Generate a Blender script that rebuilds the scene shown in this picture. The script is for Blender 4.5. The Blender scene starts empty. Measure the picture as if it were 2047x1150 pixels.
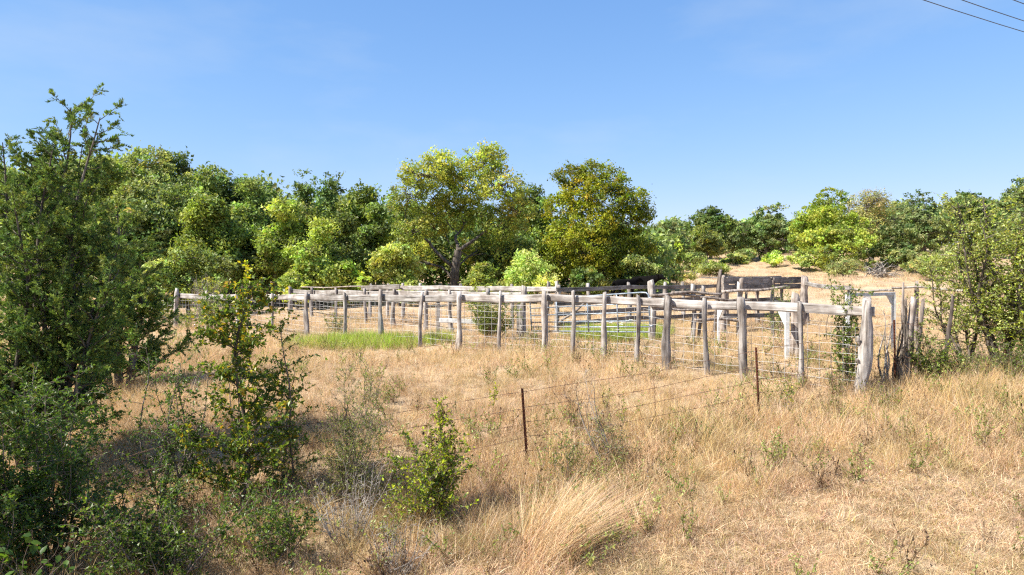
import bpy, math, random
import numpy as np
from mathutils import Vector, Matrix

# ------------------------------------------------------------------ camera, sky, sun, exposure
SC = bpy.context.scene
COL = SC.collection
F, CX, HY, ZC = 1373.0, 1023.5, 545.0, 3.3      # focal length and horizon of the photograph in its pixels, camera height in metres
cam_data = bpy.data.cameras.new('camera')
cam_data.sensor_width = 36.0
cam_data.lens = F / 2047.0 * 36.0
cam_data.shift_y = -(575.0 - HY) / 2047.0
cam_data.clip_end = 2000.0
cam_data.clip_start = 0.05
cam = bpy.data.objects.new('camera', cam_data)
COL.objects.link(cam)
cam.location = (0, 0, ZC)
cam.rotation_euler = (math.radians(90), 0, 0)
SC.camera = cam

SUN_EL = math.radians(50)
SUN_TO = Vector((-0.92, -0.39, 0)).normalized()          # horizontal direction towards the sun
SUN_DIR = Vector((SUN_TO.x * math.cos(SUN_EL), SUN_TO.y * math.cos(SUN_EL), math.sin(SUN_EL)))
world = bpy.data.worlds.new('World')
SC.world = world
world.use_nodes = True
wn = world.node_tree
wn.nodes.clear()
sky = wn.nodes.new('ShaderNodeTexSky')
sky.sky_type = 'NISHITA'
sky.sun_disc = False
sky.sun_elevation = SUN_EL
sky.sun_rotation = math.atan2(SUN_TO.x, SUN_TO.y)
sky.altitude = 4000.0
sky.air_density = 1.0
sky.dust_density = 0.1
sky.ozone_density = 7.0
bg = wn.nodes.new('ShaderNodeBackground')
bg.inputs['Strength'].default_value = 0.15
wout = wn.nodes.new('ShaderNodeOutputWorld')
# thin high cirrus over the whole dome
tc = wn.nodes.new('ShaderNodeTexCoord')
mp = wn.nodes.new('ShaderNodeMapping')
mp.inputs['Scale'].default_value = (1.6, 1.6, 5.0)
cn = wn.nodes.new('ShaderNodeTexNoise')
cn.inputs['Scale'].default_value = 1.7
cn.inputs['Detail'].default_value = 7
cn.inputs['Roughness'].default_value = 0.55
cr = wn.nodes.new('ShaderNodeValToRGB')
cr.color_ramp.elements[0].position = 0.50
cr.color_ramp.elements[0].color = (0, 0, 0, 1)
cr.color_ramp.elements[1].position = 0.85
cr.color_ramp.elements[1].color = (0.3, 0.3, 0.3, 1)
mixc = wn.nodes.new('ShaderNodeMix')
mixc.data_type = 'RGBA'
mixc.inputs['B'].default_value = (2.2, 2.45, 2.7, 1)
wn.links.new(tc.outputs['Generated'], mp.inputs['Vector'])
wn.links.new(mp.outputs['Vector'], cn.inputs['Vector'])
wn.links.new(cn.outputs['Fac'], cr.inputs['Fac'])
wn.links.new(cr.outputs['Color'], mixc.inputs['Factor'])
# the photograph's even, deep blue: one saturation and highlight roll-off for the whole dome
hsv = wn.nodes.new('ShaderNodeHueSaturation'); hsv.inputs['Saturation'].default_value = 1.1
num = wn.nodes.new('ShaderNodeVectorMath'); num.operation = 'MULTIPLY'; num.inputs[1].default_value = (1.93, 1.80, 2.28)
den = wn.nodes.new('ShaderNodeVectorMath'); den.operation = 'MULTIPLY_ADD'; den.inputs[1].default_value = (.4665, .48, .53); den.inputs[2].default_value = (1, 1, 1)
div = wn.nodes.new('ShaderNodeVectorMath'); div.operation = 'DIVIDE'
wn.links.new(sky.outputs['Color'], hsv.inputs['Color'])
wn.links.new(hsv.outputs['Color'], num.inputs[0]); wn.links.new(hsv.outputs['Color'], den.inputs[0])
wn.links.new(num.outputs[0], div.inputs[0]); wn.links.new(den.outputs[0], div.inputs[1])
wn.links.new(div.outputs[0], mixc.inputs['A'])
wn.links.new(mixc.outputs['Result'], bg.inputs['Color'])
wn.links.new(bg.outputs['Background'], wout.inputs['Surface'])

sun_data = bpy.data.lights.new('sun', 'SUN')
sun_data.energy = 5.0
sun_data.angle = math.radians(0.5)
sun_data.color = (1.0, 0.945, 0.85)
sun = bpy.data.objects.new('sun', sun_data)
COL.objects.link(sun)
sun.rotation_euler = SUN_DIR.to_track_quat('Z', 'Y').to_euler()
sun.location = (-30, -10, 40)

SC.view_settings.view_transform = 'Standard'
SC.view_settings.look = 'None'
SC.view_settings.exposure = 1.2
SC.view_settings.gamma = 1.0
SC.view_settings.use_curve_mapping = False
SC.render.engine = 'CYCLES'
SC.cycles.max_bounces = 7
SC.cycles.diffuse_bounces = 5
SC.cycles.transmission_bounces = 5
SC.cycles.glossy_bounces = 2
SC.cycles.use_adaptive_sampling = True
SC.cycles.adaptive_threshold = 0.015
SC.cycles.use_denoising = False
SC.cycles.filter_width = 1.25
SC.cycles.sample_clamp_indirect = 6.0

rng = np.random.default_rng(11)
random.seed(11)

# ------------------------------------------------------------------ helpers
def P(px, py, D):
    """the point that stands at depth D (metres from the camera) where the photograph shows (px, py)"""
    return np.array([(px - CX) / F * D, D, ZC - (py - HY) / F * D])

_pd = np.array([-60, 0, 5, 8, 9.7, 11.2, 13, 16, 20, 27, 35, 45, 55, 70, 85, 100, 140, 200, 400, 900], float)
_pz = np.array([-3.6, -3.55, -3.4, -3.05, -2.68, -2.36, -2.12, -2.05, -2.1, -2.15, -1.85, -1.5, -1.15, -0.35, 1.1, 2.3, 5.0, 8.0, 12, 14], float)
_td = np.arange(-60, 900, 0.5)
_tz = np.interp(_td, _pd, _pz)
_k = np.exp(-0.5 * (np.arange(-6, 7) / 2.5) ** 2)
_tz = np.convolve(np.pad(_tz, 6, mode='edge'), _k / _k.sum(), mode='valid')

def gz(x, y):
    x = np.asarray(x, float); y = np.asarray(y, float)
    z = np.interp(y, _td, _tz)
    a = np.clip((y - 30) / 60.0, 0, 1)
    z = z + (0.035 + 0.12 * a) * (np.sin(x * 0.9 + y * 0.35 + 1.3) + np.sin(x * 0.43 - y * 0.8 + 0.4)) \
        + 0.02 * (np.sin(x * 2.3 + 0.5) * np.sin(y * 2.0 + 1.1))
    return z + ZC

def G(px, D):
    x = (px - CX) / F * D
    return np.array([x, D, float(gz(x, D))])

def nrm(v):
    v = np.asarray(v, float)
    n = np.linalg.norm(v, axis=-1, keepdims=True)
    return v / np.maximum(n, 1e-9)

class MB:
    """collects vertices, quads and triangles and turns them into one mesh"""
    def __init__(self):
        self.V, self.Q, self.T, self.C, self.n = [], [], [], [], 0
    def add(self, V, Q=None, T=None, C=None):
        V = np.asarray(V, float).reshape(-1, 3)
        if Q is not None and len(Q): self.Q.append(np.asarray(Q, int).reshape(-1, 4) + self.n)
        if T is not None and len(T): self.T.append(np.asarray(T, int).reshape(-1, 3) + self.n)
        self.V.append(V)
        if C is None: C = np.full((len(V), 3), 0.3)
        self.C.append(np.asarray(C, float).reshape(-1, 3))
        self.n += len(V)
    def mesh(self, name, mat, smooth=True, origin=(0, 0, 0), color=True):
        me = bpy.data.meshes.new(name)
        V = np.concatenate(self.V) - np.asarray(origin, float)
        Q = np.concatenate(self.Q) if self.Q else np.zeros((0, 4), int)
        T = np.concatenate(self.T) if self.T else np.zeros((0, 3), int)
        me.vertices.add(len(V))
        me.vertices.foreach_set('co', V.astype(np.float32).ravel())
        nl = len(Q) * 4 + len(T) * 3
        me.loops.add(nl)
        me.loops.foreach_set('vertex_index', np.concatenate([Q.ravel(), T.ravel()]).astype(np.int32))
        me.polygons.add(len(Q) + len(T))
        st = np.concatenate([np.arange(len(Q)) * 4, len(Q) * 4 + np.arange(len(T)) * 3])
        me.polygons.foreach_set('loop_start', st.astype(np.int32))
        me.polygons.foreach_set('use_smooth', np.full(len(st), smooth))
        if color:
            C = np.concatenate(self.C)
            a = me.attributes.new('tint', 'FLOAT_COLOR', 'POINT')
            a.data.foreach_set('color', np.concatenate([C, np.ones((len(C), 1))], 1).astype(np.float32).ravel())
        me.update(calc_edges=True)
        if mat is not None: me.materials.append(mat)
        return me

def link(name, me, parent=None, loc=(0, 0, 0), rot=None, matrix=None):
    o = bpy.data.objects.new(name, me)
    COL.objects.link(o)
    if parent is not None:
        o.parent = parent
        loc = np.asarray(loc, float) - np.array(parent.location)
    if matrix is not None:
        m = matrix.copy()
        if parent is not None: m.translation = m.translation - parent.location
        o.matrix_local = m
    else:
        o.location = [float(v) for v in loc]
        if rot is not None: o.rotation_euler = rot
    return o

def empty(name, loc):
    o = bpy.data.objects.new(name, None)
    COL.objects.link(o)
    o.location = [float(v) for v in loc]
    o.empty_display_size = 0.2
    return o

def tag(o, label=None, cat=None, group=None, kind=None):
    if label: o['label'] = label
    if cat: o['category'] = cat
    if group: o['group'] = group
    if kind: o['kind'] = kind
    return o

def tube(mb, path, rad, sides=6, cap=True, col=None, bump=0.0, seed=None):
    path = np.asarray(path, float)
    n = len(path)
    rad = np.broadcast_to(np.asarray(rad, float), (n,))
    t = nrm(np.gradient(path, axis=0))
    ref = np.array([0, 0, 1.0]) if abs(t[0][2]) < 0.9 else np.array([1.0, 0, 0])
    u = nrm(np.cross(t[0], ref))
    ang = np.linspace(0, 2 * np.pi, sides, endpoint=False)
    V = np.zeros((n, sides, 3))
    ph = (np.random.default_rng(seed if seed is not None else rng.integers(1 << 30))).uniform(0, 6.28, 8)
    for i in range(n):
        u = nrm(u - t[i] * np.dot(u, t[i]))
        w = np.cross(t[i], u)
        r = rad[i]
        if bump:
            s = i / max(n - 1, 1)
            rr = r * (1 + bump * (0.5 * np.sin(2 * ang + ph[0] + 2.5 * s) + 0.35 * np.sin(3 * ang + ph[1] - 3 * s) + 0.35 * np.sin(5 * ang + ph[2] + 1.5 * s)
                                  + 0.45 * np.sin(ang + ph[3] + 7 * s) * np.sin(9 * s + ph[4])))
        else:
            rr = np.full(sides, r)
        V[i] = path[i] + np.cos(ang)[:, None] * rr[:, None] * u + np.sin(ang)[:, None] * rr[:, None] * w
    i0 = np.arange(n - 1)[:, None] * sides
    j = np.arange(sides)[None]
    k = (j + 1) % sides
    Q = np.stack([i0 + j, i0 + k, i0 + sides + k, i0 + sides + j], -1).reshape(-1, 4)
    VV = V.reshape(-1, 3)
    T = []
    if cap:
        VV = np.concatenate([VV, path[:1], path[-1:]])
        a, b = n * sides, n * sides + 1
        for q in range(sides):
            T.append((a, (q + 1) % sides, q))
            T.append((b, (n - 1) * sides + q, (n - 1) * sides + (q + 1) % sides))
    C = None if col is None else np.tile(np.asarray(col, float), (len(VV), 1))
    mb.add(VV, Q, T, C)

def limb_path(a, b, n=7, wob=0.08, up=0.0):
    s = np.linspace(0, 1, n)[:, None]
    L = np.linalg.norm(b - a)
    p = a * (1 - s) + b * s
    ph = rng.uniform(0, 6.28, 6)
    w = np.sin(np.pi * s)
    p = p + w * L * wob * np.concatenate([np.sin(5 * s + ph[0]), np.sin(5 * s + ph[1]), 0.6 * np.sin(5 * s + ph[2])], 1)
    p[:, 2] += up * L * w[:, 0]
    return p

def box(mb, c, s, col=None):
    c = np.asarray(c, float); s = np.asarray(s, float) / 2
    V = np.array([[x, y, z] for z in (-1, 1) for y in (-1, 1) for x in (-1, 1)], float) * s + c
    Q = [(0, 2, 3, 1), (4, 5, 7, 6), (0, 1, 5, 4), (2, 6, 7, 3), (0, 4, 6, 2), (1, 3, 7, 5)]
    mb.add(V, Q, None, None if col is None else np.tile(np.asarray(col, float), (8, 1)))

def leaves(mb, c, t, n, L, W, col, fold=0.2):
    """rhomb leaves, slightly folded along the midrib"""
    c = np.asarray(c, float)
    N = len(c)
    if N == 0: return
    t = nrm(t)
    n = nrm(n - t * np.sum(n * t, 1, keepdims=True))
    b = np.cross(n, t)
    L = np.broadcast_to(np.asarray(L, float), (N,))[:, None]
    W = np.broadcast_to(np.asarray(W, float), (N,))[:, None]
    V = np.stack([c - t * L * 0.5, c + b * W * 0.5 + n * W * fold - t * L * 0.06, c + t * L * 0.5, c - b * W * 0.5 + n * W * fold - t * L * 0.06], 1)
    Q = np.arange(N * 4).reshape(-1, 4)
    C = np.repeat(np.asarray(col, float), 4, axis=0)
    mb.add(V.reshape(-1, 3), Q, None, C)

def palette(N, cols, wts=None, jit=0.18, r=None):
    r = r or rng
    cols = np.asarray(cols, float)
    p = None if wts is None else np.asarray(wts, float) / np.sum(wts)
    c = cols[r.choice(len(cols), N, p=p)]
    return np.clip(c * (1 + r.normal(0, jit, (N, 1))) * (1 + r.normal(0, jit * 0.35, (N, 3))), 0.004, 0.9)

# ------------------------------------------------------------------ materials
def new_mat(name):
    m = bpy.data.materials.new(name)
    m.use_nodes = True
    nt = m.node_tree
    for nd in list(nt.nodes):
        if nd.type != 'OUTPUT_MATERIAL': nt.nodes.remove(nd)
    return m, nt, [n for n in nt.nodes if n.type == 'OUTPUT_MATERIAL'][0]

def leaf_mat(name, trans=0.35, rough=0.5, tint=(1.25, 1.25, 0.55), spec=0.3, rand=0.25):
    m, nt, out = new_mat(name)
    at = nt.nodes.new('ShaderNodeAttribute'); at.attribute_name = 'tint'
    oi = nt.nodes.new('ShaderNodeObjectInfo')
    mr = nt.nodes.new('ShaderNodeMapRange')
    mr.inputs['To Min'].default_value = 1 - rand; mr.inputs['To Max'].default_value = 1 + rand
    nt.links.new(oi.outputs['Random'], mr.inputs['Value'])
    hs = nt.nodes.new('ShaderNodeHueSaturation')
    nt.links.new(mr.outputs['Result'], hs.inputs['Value'])
    nt.links.new(at.outputs['Color'], hs.inputs['Color'])
    b = nt.nodes.new('ShaderNodeBsdfPrincipled')
    b.inputs['Roughness'].default_value = rough
    b.inputs['Specular IOR Level'].default_value = spec
    nt.links.new(hs.outputs['Color'], b.inputs['Base Color'])
    tr = nt.nodes.new('ShaderNodeBsdfTranslucent')
    mu = nt.nodes.new('ShaderNodeMix'); mu.data_type = 'RGBA'; mu.blend_type = 'MULTIPLY'
    mu.inputs['Factor'].default_value = 1.0
    mu.inputs['B'].default_value = (*tint, 1)
    nt.links.new(hs.outputs['Color'], mu.inputs['A'])
    nt.links.new(mu.outputs['Result'], tr.inputs['Color'])
    ms = nt.nodes.new('ShaderNodeMixShader'); ms.inputs['Fac'].default_value = trans
    nt.links.new(b.outputs[0], ms.inputs[1]); nt.links.new(tr.outputs[0], ms.inputs[2])
    nt.links.new(ms.outputs[0], out.inputs['Surface'])
    return m

def patchy(m, f=0.55):
    """grass kinds change from patch to patch: straw, pinkish grey, golden, olive"""
    nt = m.node_tree
    hs = [n for n in nt.nodes if n.type == 'HUE_SAT'][0]
    geo = nt.nodes.new('ShaderNodeNewGeometry')
    no = nt.nodes.new('ShaderNodeTexNoise'); no.inputs['Scale'].default_value = f; no.inputs['Detail'].default_value = 5; no.inputs['Roughness'].default_value = 0.65
    nt.links.new(geo.outputs['Position'], no.inputs['Vector'])
    r = nt.nodes.new('ShaderNodeValToRGB')
    E = r.color_ramp.elements
    E[0].position = 0.28; E[0].color = (0.72, 0.74, 0.62, 1)
    E[1].position = 0.72; E[1].color = (0.80, 0.70, 0.72, 1)
    for p, c in ((0.40, (1.0, 0.98, 0.9)), (0.50, (1.12, 1.08, 1.1)), (0.60, (1.04, 0.98, 0.98))):
        e = E.new(p); e.color = (*c, 1)
    nt.links.new(no.outputs['Fac'], r.inputs['Fac'])
    mx = nt.nodes.new('ShaderNodeMix'); mx.data_type = 'RGBA'; mx.blend_type = 'MULTIPLY'; mx.inputs['Factor'].default_value = 1
    nt.links.new(r.outputs[0], mx.inputs['B'])
    tgt = [l.to_socket for l in hs.outputs['Color'].links]
    nt.links.new(hs.outputs['Color'], mx.inputs['A'])
    for t in tgt: nt.links.new(mx.outputs['Result'], t)

def wood_mat(name, axis, c0, c1, c2, scale=14.0, bump=0.5, rough=0.85):
    m, nt, out = new_mat(name)
    tcn = nt.nodes.new('ShaderNodeTexCoord')
    oi = nt.nodes.new('ShaderNodeObjectInfo')
    ad = nt.nodes.new('ShaderNodeVectorMath'); ad.operation = 'MULTIPLY_ADD'
    ad.inputs[1].default_value = (1, 1, 1)
    sc = nt.nodes.new('ShaderNodeVectorMath'); sc.operation = 'SCALE'
    sc.inputs[0].default_value = (13.0, 7.0, 5.0)
    nt.links.new(oi.outputs['Random'], sc.inputs['Scale'])
    nt.links.new(tcn.outputs['Object'], ad.inputs[0])
    nt.links.new(sc.outputs[0], ad.inputs[2])
    mpp = nt.nodes.new('ShaderNodeMapping')
    s = [1.0, 1.0, 1.0]; s[axis] = 0.07
    mpp.inputs['Scale'].default_value = s
    nt.links.new(ad.outputs[0], mpp.inputs['Vector'])
    n1 = nt.nodes.new('ShaderNodeTexNoise'); n1.inputs['Scale'].default_value = scale; n1.inputs['Detail'].default_value = 8; n1.inputs['Roughness'].default_value = 0.65
    nt.links.new(mpp.outputs[0], n1.inputs['Vector'])
    n2 = nt.nodes.new('ShaderNodeTexNoise'); n2.inputs['Scale'].default_value = 3.5; n2.inputs['Detail'].default_value = 4
    nt.links.new(ad.outputs[0], n2.inputs['Vector'])
    r = nt.nodes.new('ShaderNodeValToRGB')
    r.color_ramp.elements[0].position = 0.32; r.color_ramp.elements[0].color = (*c0, 1)
    r.color_ramp.elements[1].position = 0.62; r.color_ramp.elements[1].color = (*c2, 1)
    e = r.color_ramp.elements.new(0.45); e.color = (*c1, 1)
    nt.links.new(n1.outputs['Fac'], r.inputs['Fac'])
    mx = nt.nodes.new('ShaderNodeMix'); mx.data_type = 'RGBA'; mx.blend_type = 'MULTIPLY'
    r2 = nt.nodes.new('ShaderNodeValToRGB')
    r2.color_ramp.elements[0].position = 0.35; r2.color_ramp.elements[0].color = (0.62, 0.57, 0.53, 1)
    r2.color_ramp.elements[1].position = 0.6; r2.color_ramp.elements[1].color = (1.08, 1.06, 1.04, 1)
    nt.links.new(n2.outputs['Fac'], r2.inputs['Fac'])
    mx.inputs['Factor'].default_value = 1.0
    nt.links.new(r.outputs[0], mx.inputs['A']); nt.links.new(r2.outputs[0], mx.inputs['B'])
    mr = nt.nodes.new('ShaderNodeMapRange'); mr.inputs['To Min'].default_value = 0.8; mr.inputs['To Max'].default_value = 1.15
    nt.links.new(oi.outputs['Random'], mr.inputs['Value'])
    hs = nt.nodes.new('ShaderNodeHueSaturation')
    nt.links.new(mr.outputs[0], hs.inputs['Value']); nt.links.new(mx.outputs['Result'], hs.inputs['Color'])
    b = nt.nodes.new('ShaderNodeBsdfPrincipled')
    b.inputs['Roughness'].default_value = rough; b.inputs['Specular IOR Level'].default_value = 0.15
    nt.links.new(hs.outputs[0], b.inputs['Base Color'])
    bp = nt.nodes.new('ShaderNodeBump'); bp.inputs['Strength'].default_value = bump; bp.inputs['Distance'].default_value = 0.02
    nt.links.new(n1.outputs['Fac'], bp.inputs['Height']); nt.links.new(bp.outputs[0], b.inputs['Normal'])
    nt.links.new(b.outputs[0], out.inputs['Surface'])
    return m

def plain_mat(name, c0, c1, scale=20, rough=0.6, metal=0.0, bump=0.2):
    m, nt, out = new_mat(name)
    tcn = nt.nodes.new('ShaderNodeTexCoord')
    n1 = nt.nodes.new('ShaderNodeTexNoise'); n1.inputs['Scale'].default_value = scale; n1.inputs['Detail'].default_value = 6
    nt.links.new(tcn.outputs['Object'], n1.inputs['Vector'])
    r = nt.nodes.new('ShaderNodeValToRGB')
    r.color_ramp.elements[0].position = 0.38; r.color_ramp.elements[0].color = (*c0, 1)
    r.color_ramp.elements[1].position = 0.62; r.color_ramp.elements[1].color = (*c1, 1)
    nt.links.new(n1.outputs['Fac'], r.inputs['Fac'])
    b = nt.nodes.new('ShaderNodeBsdfPrincipled')
    b.inputs['Roughness'].default_value = rough; b.inputs['Metallic'].default_value = metal
    b.inputs['Specular IOR Level'].default_value = 0.3
    nt.links.new(r.outputs[0], b.inputs['Base Color'])
    if bump:
        bp = nt.nodes.new('ShaderNodeBump'); bp.inputs['Strength'].default_value = bump; bp.inputs['Distance'].default_value = 0.01
        nt.links.new(n1.outputs['Fac'], bp.inputs['Height']); nt.links.new(bp.outputs[0], b.inputs['Normal'])
    nt.links.new(b.outputs[0], out.inputs['Surface'])
    return m

M = {}
M['leaf'] = leaf_mat('leaf', 0.42)
M['leaf_near'] = leaf_mat('leaf_near', 0.48, 0.4, spec=0.4, rand=0.1)
M['cedar'] = leaf_mat('cedar_leaf', 0.3, 0.6, (1.2, 1.2, 0.6), 0.2, 0.1)
M['grass'] = leaf_mat('dry_grass_blade', 0.3, 0.6, (1.1, 1.0, 0.8), 0.2, 0.26)
patchy(M['grass'])
M['green_grass'] = leaf_mat('green_grass_blade', 0.4, 0.5, (1.2, 1.2, 0.5), 0.3, 0.15)
M['bark'] = wood_mat('bark', 2, (0.035, 0.028, 0.022), (0.09, 0.075, 0.06), (0.2, 0.175, 0.15), 22, 0.9)
M['twig'] = wood_mat('twig_bark', 2, (0.07, 0.055, 0.045), (0.13, 0.105, 0.085), (0.24, 0.2, 0.17), 30, 0.3)
M['dead'] = wood_mat('dead_wood', 2, (0.12, 0.105, 0.095), (0.26, 0.235, 0.21), (0.42, 0.39, 0.36), 18, 0.5)
M['post'] = wood_mat('weathered_post', 2, (0.055, 0.047, 0.042), (0.26, 0.235, 0.215), (0.49, 0.46, 0.43), 15, 1.3)
M['rail'] = wood_mat('weathered_rail', 0, (0.11, 0.10, 0.092), (0.32, 0.30, 0.28), (0.46, 0.44, 0.42), 14, 0.9)
M['board'] = wood_mat('weathered_board', 0, (0.07, 0.062, 0.055), (0.19, 0.175, 0.16), (0.30, 0.28, 0.26), 18, 0.8)
M['log'] = wood_mat('weathered_log', 2, (0.08, 0.065, 0.055), (0.24, 0.205, 0.18), (0.42, 0.37, 0.33), 16, 1.0)
M['darklog'] = wood_mat('dark_log', 2, (0.03, 0.024, 0.02), (0.11, 0.09, 0.078), (0.22, 0.19, 0.165), 16, 1.0)
M['rust'] = plain_mat('rusted_steel', (0.05, 0.016, 0.009), (0.13, 0.045, 0.022), 60, 0.85, 0.2)
M['rust_wire'] = plain_mat('rusted_wire', (0.09, 0.045, 0.03), (0.17, 0.095, 0.06), 30, 0.8, 0.2, 0)
M['galv'] = plain_mat('galvanised_wire', (0.36, 0.35, 0.34), (0.52, 0.51, 0.5), 20, 0.55, 0.3, 0)
M['gate'] = plain_mat('galvanised_tube', (0.16, 0.2, 0.24), (0.3, 0.34, 0.38), 12, 0.45, 0.5, 0)
M['white'] = plain_mat('white_painted_steel', (0.50, 0.49, 0.47), (0.68, 0.68, 0.67), 9, 0.5, 0, 0.1)
M['hide'] = plain_mat('black_hide', (0.003, 0.003, 0.003), (0.006, 0.005, 0.005), 8, 0.95, 0, 0)
M['hide'].node_tree.nodes['Principled BSDF'].inputs['Specular IOR Level'].default_value = 0.05
M['cable'] = plain_mat('cable', (0.05, 0.05, 0.055), (0.08, 0.08, 0.085), 3, 0.6, 0, 0)
M['petal'] = plain_mat('petal', (0.78, 0.78, 0.75), (0.86, 0.86, 0.84), 20, 0.6, 0, 0)

def ground_mat():
    m, nt, out = new_mat('dry_pasture_soil')
    tcn = nt.nodes.new('ShaderNodeTexCoord')
    n1 = nt.nodes.new('ShaderNodeTexNoise'); n1.inputs['Scale'].default_value = 0.35; n1.inputs['Detail'].default_value = 6
    n2 = nt.nodes.new('ShaderNodeTexNoise'); n2.inputs['Scale'].default_value = 9.0; n2.inputs['Detail'].default_value = 10; n2.inputs['Roughness'].default_value = 0.75
    nt.links.new(tcn.outputs['Object'], n1.inputs['Vector']); nt.links.new(tcn.outputs['Object'], n2.inputs['Vector'])
    r1 = nt.nodes.new('ShaderNodeValToRGB')
    r1.color_ramp.elements[0].position = 0.35; r1.color_ramp.elements[0].color = (0.38, 0.28, 0.18, 1)
    r1.color_ramp.elements[1].position = 0.65; r1.color_ramp.elements[1].color = (0.52, 0.405, 0.275, 1)
    r2 = nt.nodes.new('ShaderNodeValToRGB')
    r2.color_ramp.elements[0].position = 0.3; r2.color_ramp.elements[0].color = (0.5, 0.46, 0.42, 1)
    r2.color_ramp.elements[1].position = 0.62; r2.color_ramp.elements[1].color = (1.15, 1.1, 1.05, 1)
    nt.links.new(n1.outputs['Fac'], r1.inputs['Fac']); nt.links.new(n2.outputs['Fac'], r2.inputs['Fac'])
    mx = nt.nodes.new('ShaderNodeMix'); mx.data_type = 'RGBA'; mx.blend_type = 'MULTIPLY'; mx.inputs['Factor'].default_value = 1
    nt.links.new(r1.outputs[0], mx.inputs['A']); nt.links.new(r2.outputs[0], mx.inputs['B'])
    b = nt.nodes.new('ShaderNodeBsdfPrincipled'); b.inputs['Roughness'].default_value = 0.95; b.inputs['Specular IOR Level'].default_value = 0.1
    nt.links.new(mx.outputs['Result'], b.inputs['Base Color'])
    bp = nt.nodes.new('ShaderNodeBump'); bp.inputs['Strength'].default_value = 0.8; bp.inputs['Distance'].default_value = 0.08
    nt.links.new(n2.outputs['Fac'], bp.inputs['Height']); nt.links.new(bp.outputs[0], b.inputs['Normal'])
    nt.links.new(b.outputs[0], out.inputs['Surface'])
    return m
M['ground'] = ground_mat()

# ------------------------------------------------------------------ ground
def build_ground():
    xs = np.unique(np.concatenate([np.linspace(-700, -60, 24), np.linspace(-60, -22, 40), np.linspace(-22, 22, 90), np.linspace(22, 60, 40), np.linspace(60, 700, 24)]))
    ys = np.unique(np.concatenate([np.linspace(-60, 4, 16), np.linspace(4, 32, 70), np.linspace(32, 110, 70), np.linspace(110, 880, 30)]))
    X, Y = np.meshgrid(xs, ys)
    Z = gz(X, Y)
    V = np.stack([X, Y, Z], -1).reshape(-1, 3)
    nx, ny = len(xs), len(ys)
    i, j = np.meshgrid(np.arange(ny - 1), np.arange(nx - 1), indexing='ij')
    a = i * nx + j
    Q = np.stack([a, a + 1, a + nx + 1, a + nx], -1).reshape(-1, 4)
    mb = MB(); mb.add(V, Q)
    o = link('ground', mb.mesh('ground', M['ground'], True, color=False))
    tag(o, 'dry straw coloured pasture ground rising gently to the trees', None, None, 'structure')
build_ground()

# ------------------------------------------------------------------ wooden fences
def post(parent, base, top_z, rad=0.075, lean=(0, 0), sides=11, mat='post', slant=0.03, bump=0.24, name='post', taper=0.85, sink=0.25):
    base = np.asarray(base, float)
    H = top_z - base[2]
    n = 12
    s = np.linspace(0, 1, n)
    ph = rng.uniform(0, 6.28, 4)
    amp = rad * 0.32
    path = np.stack([lean[0] * s + amp * np.sin(3.1 * s + ph[0]) + 0.5 * amp * np.sin(7 * s + ph[1]) - amp * np.sin(ph[0]) - 0.5 * amp * np.sin(ph[1]),
                     lean[1] * s + amp * np.sin(2.7 * s + ph[2]) - amp * np.sin(ph[2]), -sink + (H + sink) * s], 1)
    r = rad * (1.18 - (1.18 - taper) * np.minimum(1, s * 1.6)) * (1 + 0.1 * np.sin(11 * s + ph[3]) + rng.normal(0, 0.035, n))
    r[-1] *= 0.82
    mb = MB()
    tube(mb, path, r, sides, True, None, bump)
    # the sawn top sits a little askew
    V = mb.V[0]
    k = (n - 1) * sides
    dirx = rng.uniform(0, 6.28)
    for q in list(range(k, k + sides)) + [len(V) - 1]:
        V[q, 2] += slant * ((V[q, 0] - path[-1, 0]) * math.cos(dirx) + (V[q, 1] - path[-1, 1]) * math.sin(dirx)) / rad
    return link(name, mb.mesh(name, M[mat], True, color=False), parent, base)

def beam(parent, p0, p1, h=0.18, w=0.09, mat='rail', name='rail', rough=0.06, seg=10, roundness=0.25):
    """a weathered timber from p0 to p1 (its centre line); local x runs along it"""
    p0 = np.asarray(p0, float); p1 = np.asarray(p1, float)
    d = p1 - p0
    L = float(np.linalg.norm(d)); x = d / L
    y = nrm(np.cross([0, 0, 1.0], x)); z = np.cross(x, y)
    m = Matrix(((x[0], y[0], z[0], p0[0]), (x[1], y[1], z[1], p0[1]), (x[2], y[2], z[2], p0[2]), (0, 0, 0, 1)))
    c = roundness
    prof = np.array([(-1, -1 + c), (-1 + c, -1), (1 - c, -1), (1, -1 + c), (1, 1 - c), (1 - c, 1), (-1 + c, 1), (-1, 1 - c)], float)
    s = np.linspace(0, 1, seg)
    ph = rng.uniform(0, 6.28, (8, 3))
    V = np.zeros((seg, 8, 3))
    sag = -0.012 * L * np.sin(np.pi * s) * rng.uniform(0, 1)
    for i in range(seg):
        k = 1 + rough * (np.sin(5 * s[i] * L / 2 + ph[:, 0]) + 0.6 * np.sin(11 * s[i] * L / 2 + ph[:, 1]))
        V[i, :, 0] = s[i] * L + 0.02 * np.sin(ph[:, 2]) * (1 if i in (0, seg - 1) else 0)
        V[i, :, 1] = prof[:, 0] * w / 2 * k
        V[i, :, 2] = prof[:, 1] * h / 2 * k + sag[i]
    VV = V.reshape(-1, 3)
    Q = []
    for i in range(seg - 1):
        for q in range(8):
            Q.append((i * 8 + q, i * 8 + (q + 1) % 8, (i + 1) * 8 + (q + 1) % 8, (i + 1) * 8 + q))
    T = [(0, q + 1, q) if False else (0, q, q + 1) for q in range(1, 7)] + [((seg - 1) * 8, (seg - 1) * 8 + q + 1, (seg - 1) * 8 + q) for q in range(1, 7)]
    mb = MB(); mb.add(VV, Q, T)
    me = mb.mesh(name, M[mat], False, color=False)
    return link(name, me, parent, matrix=m)

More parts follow.
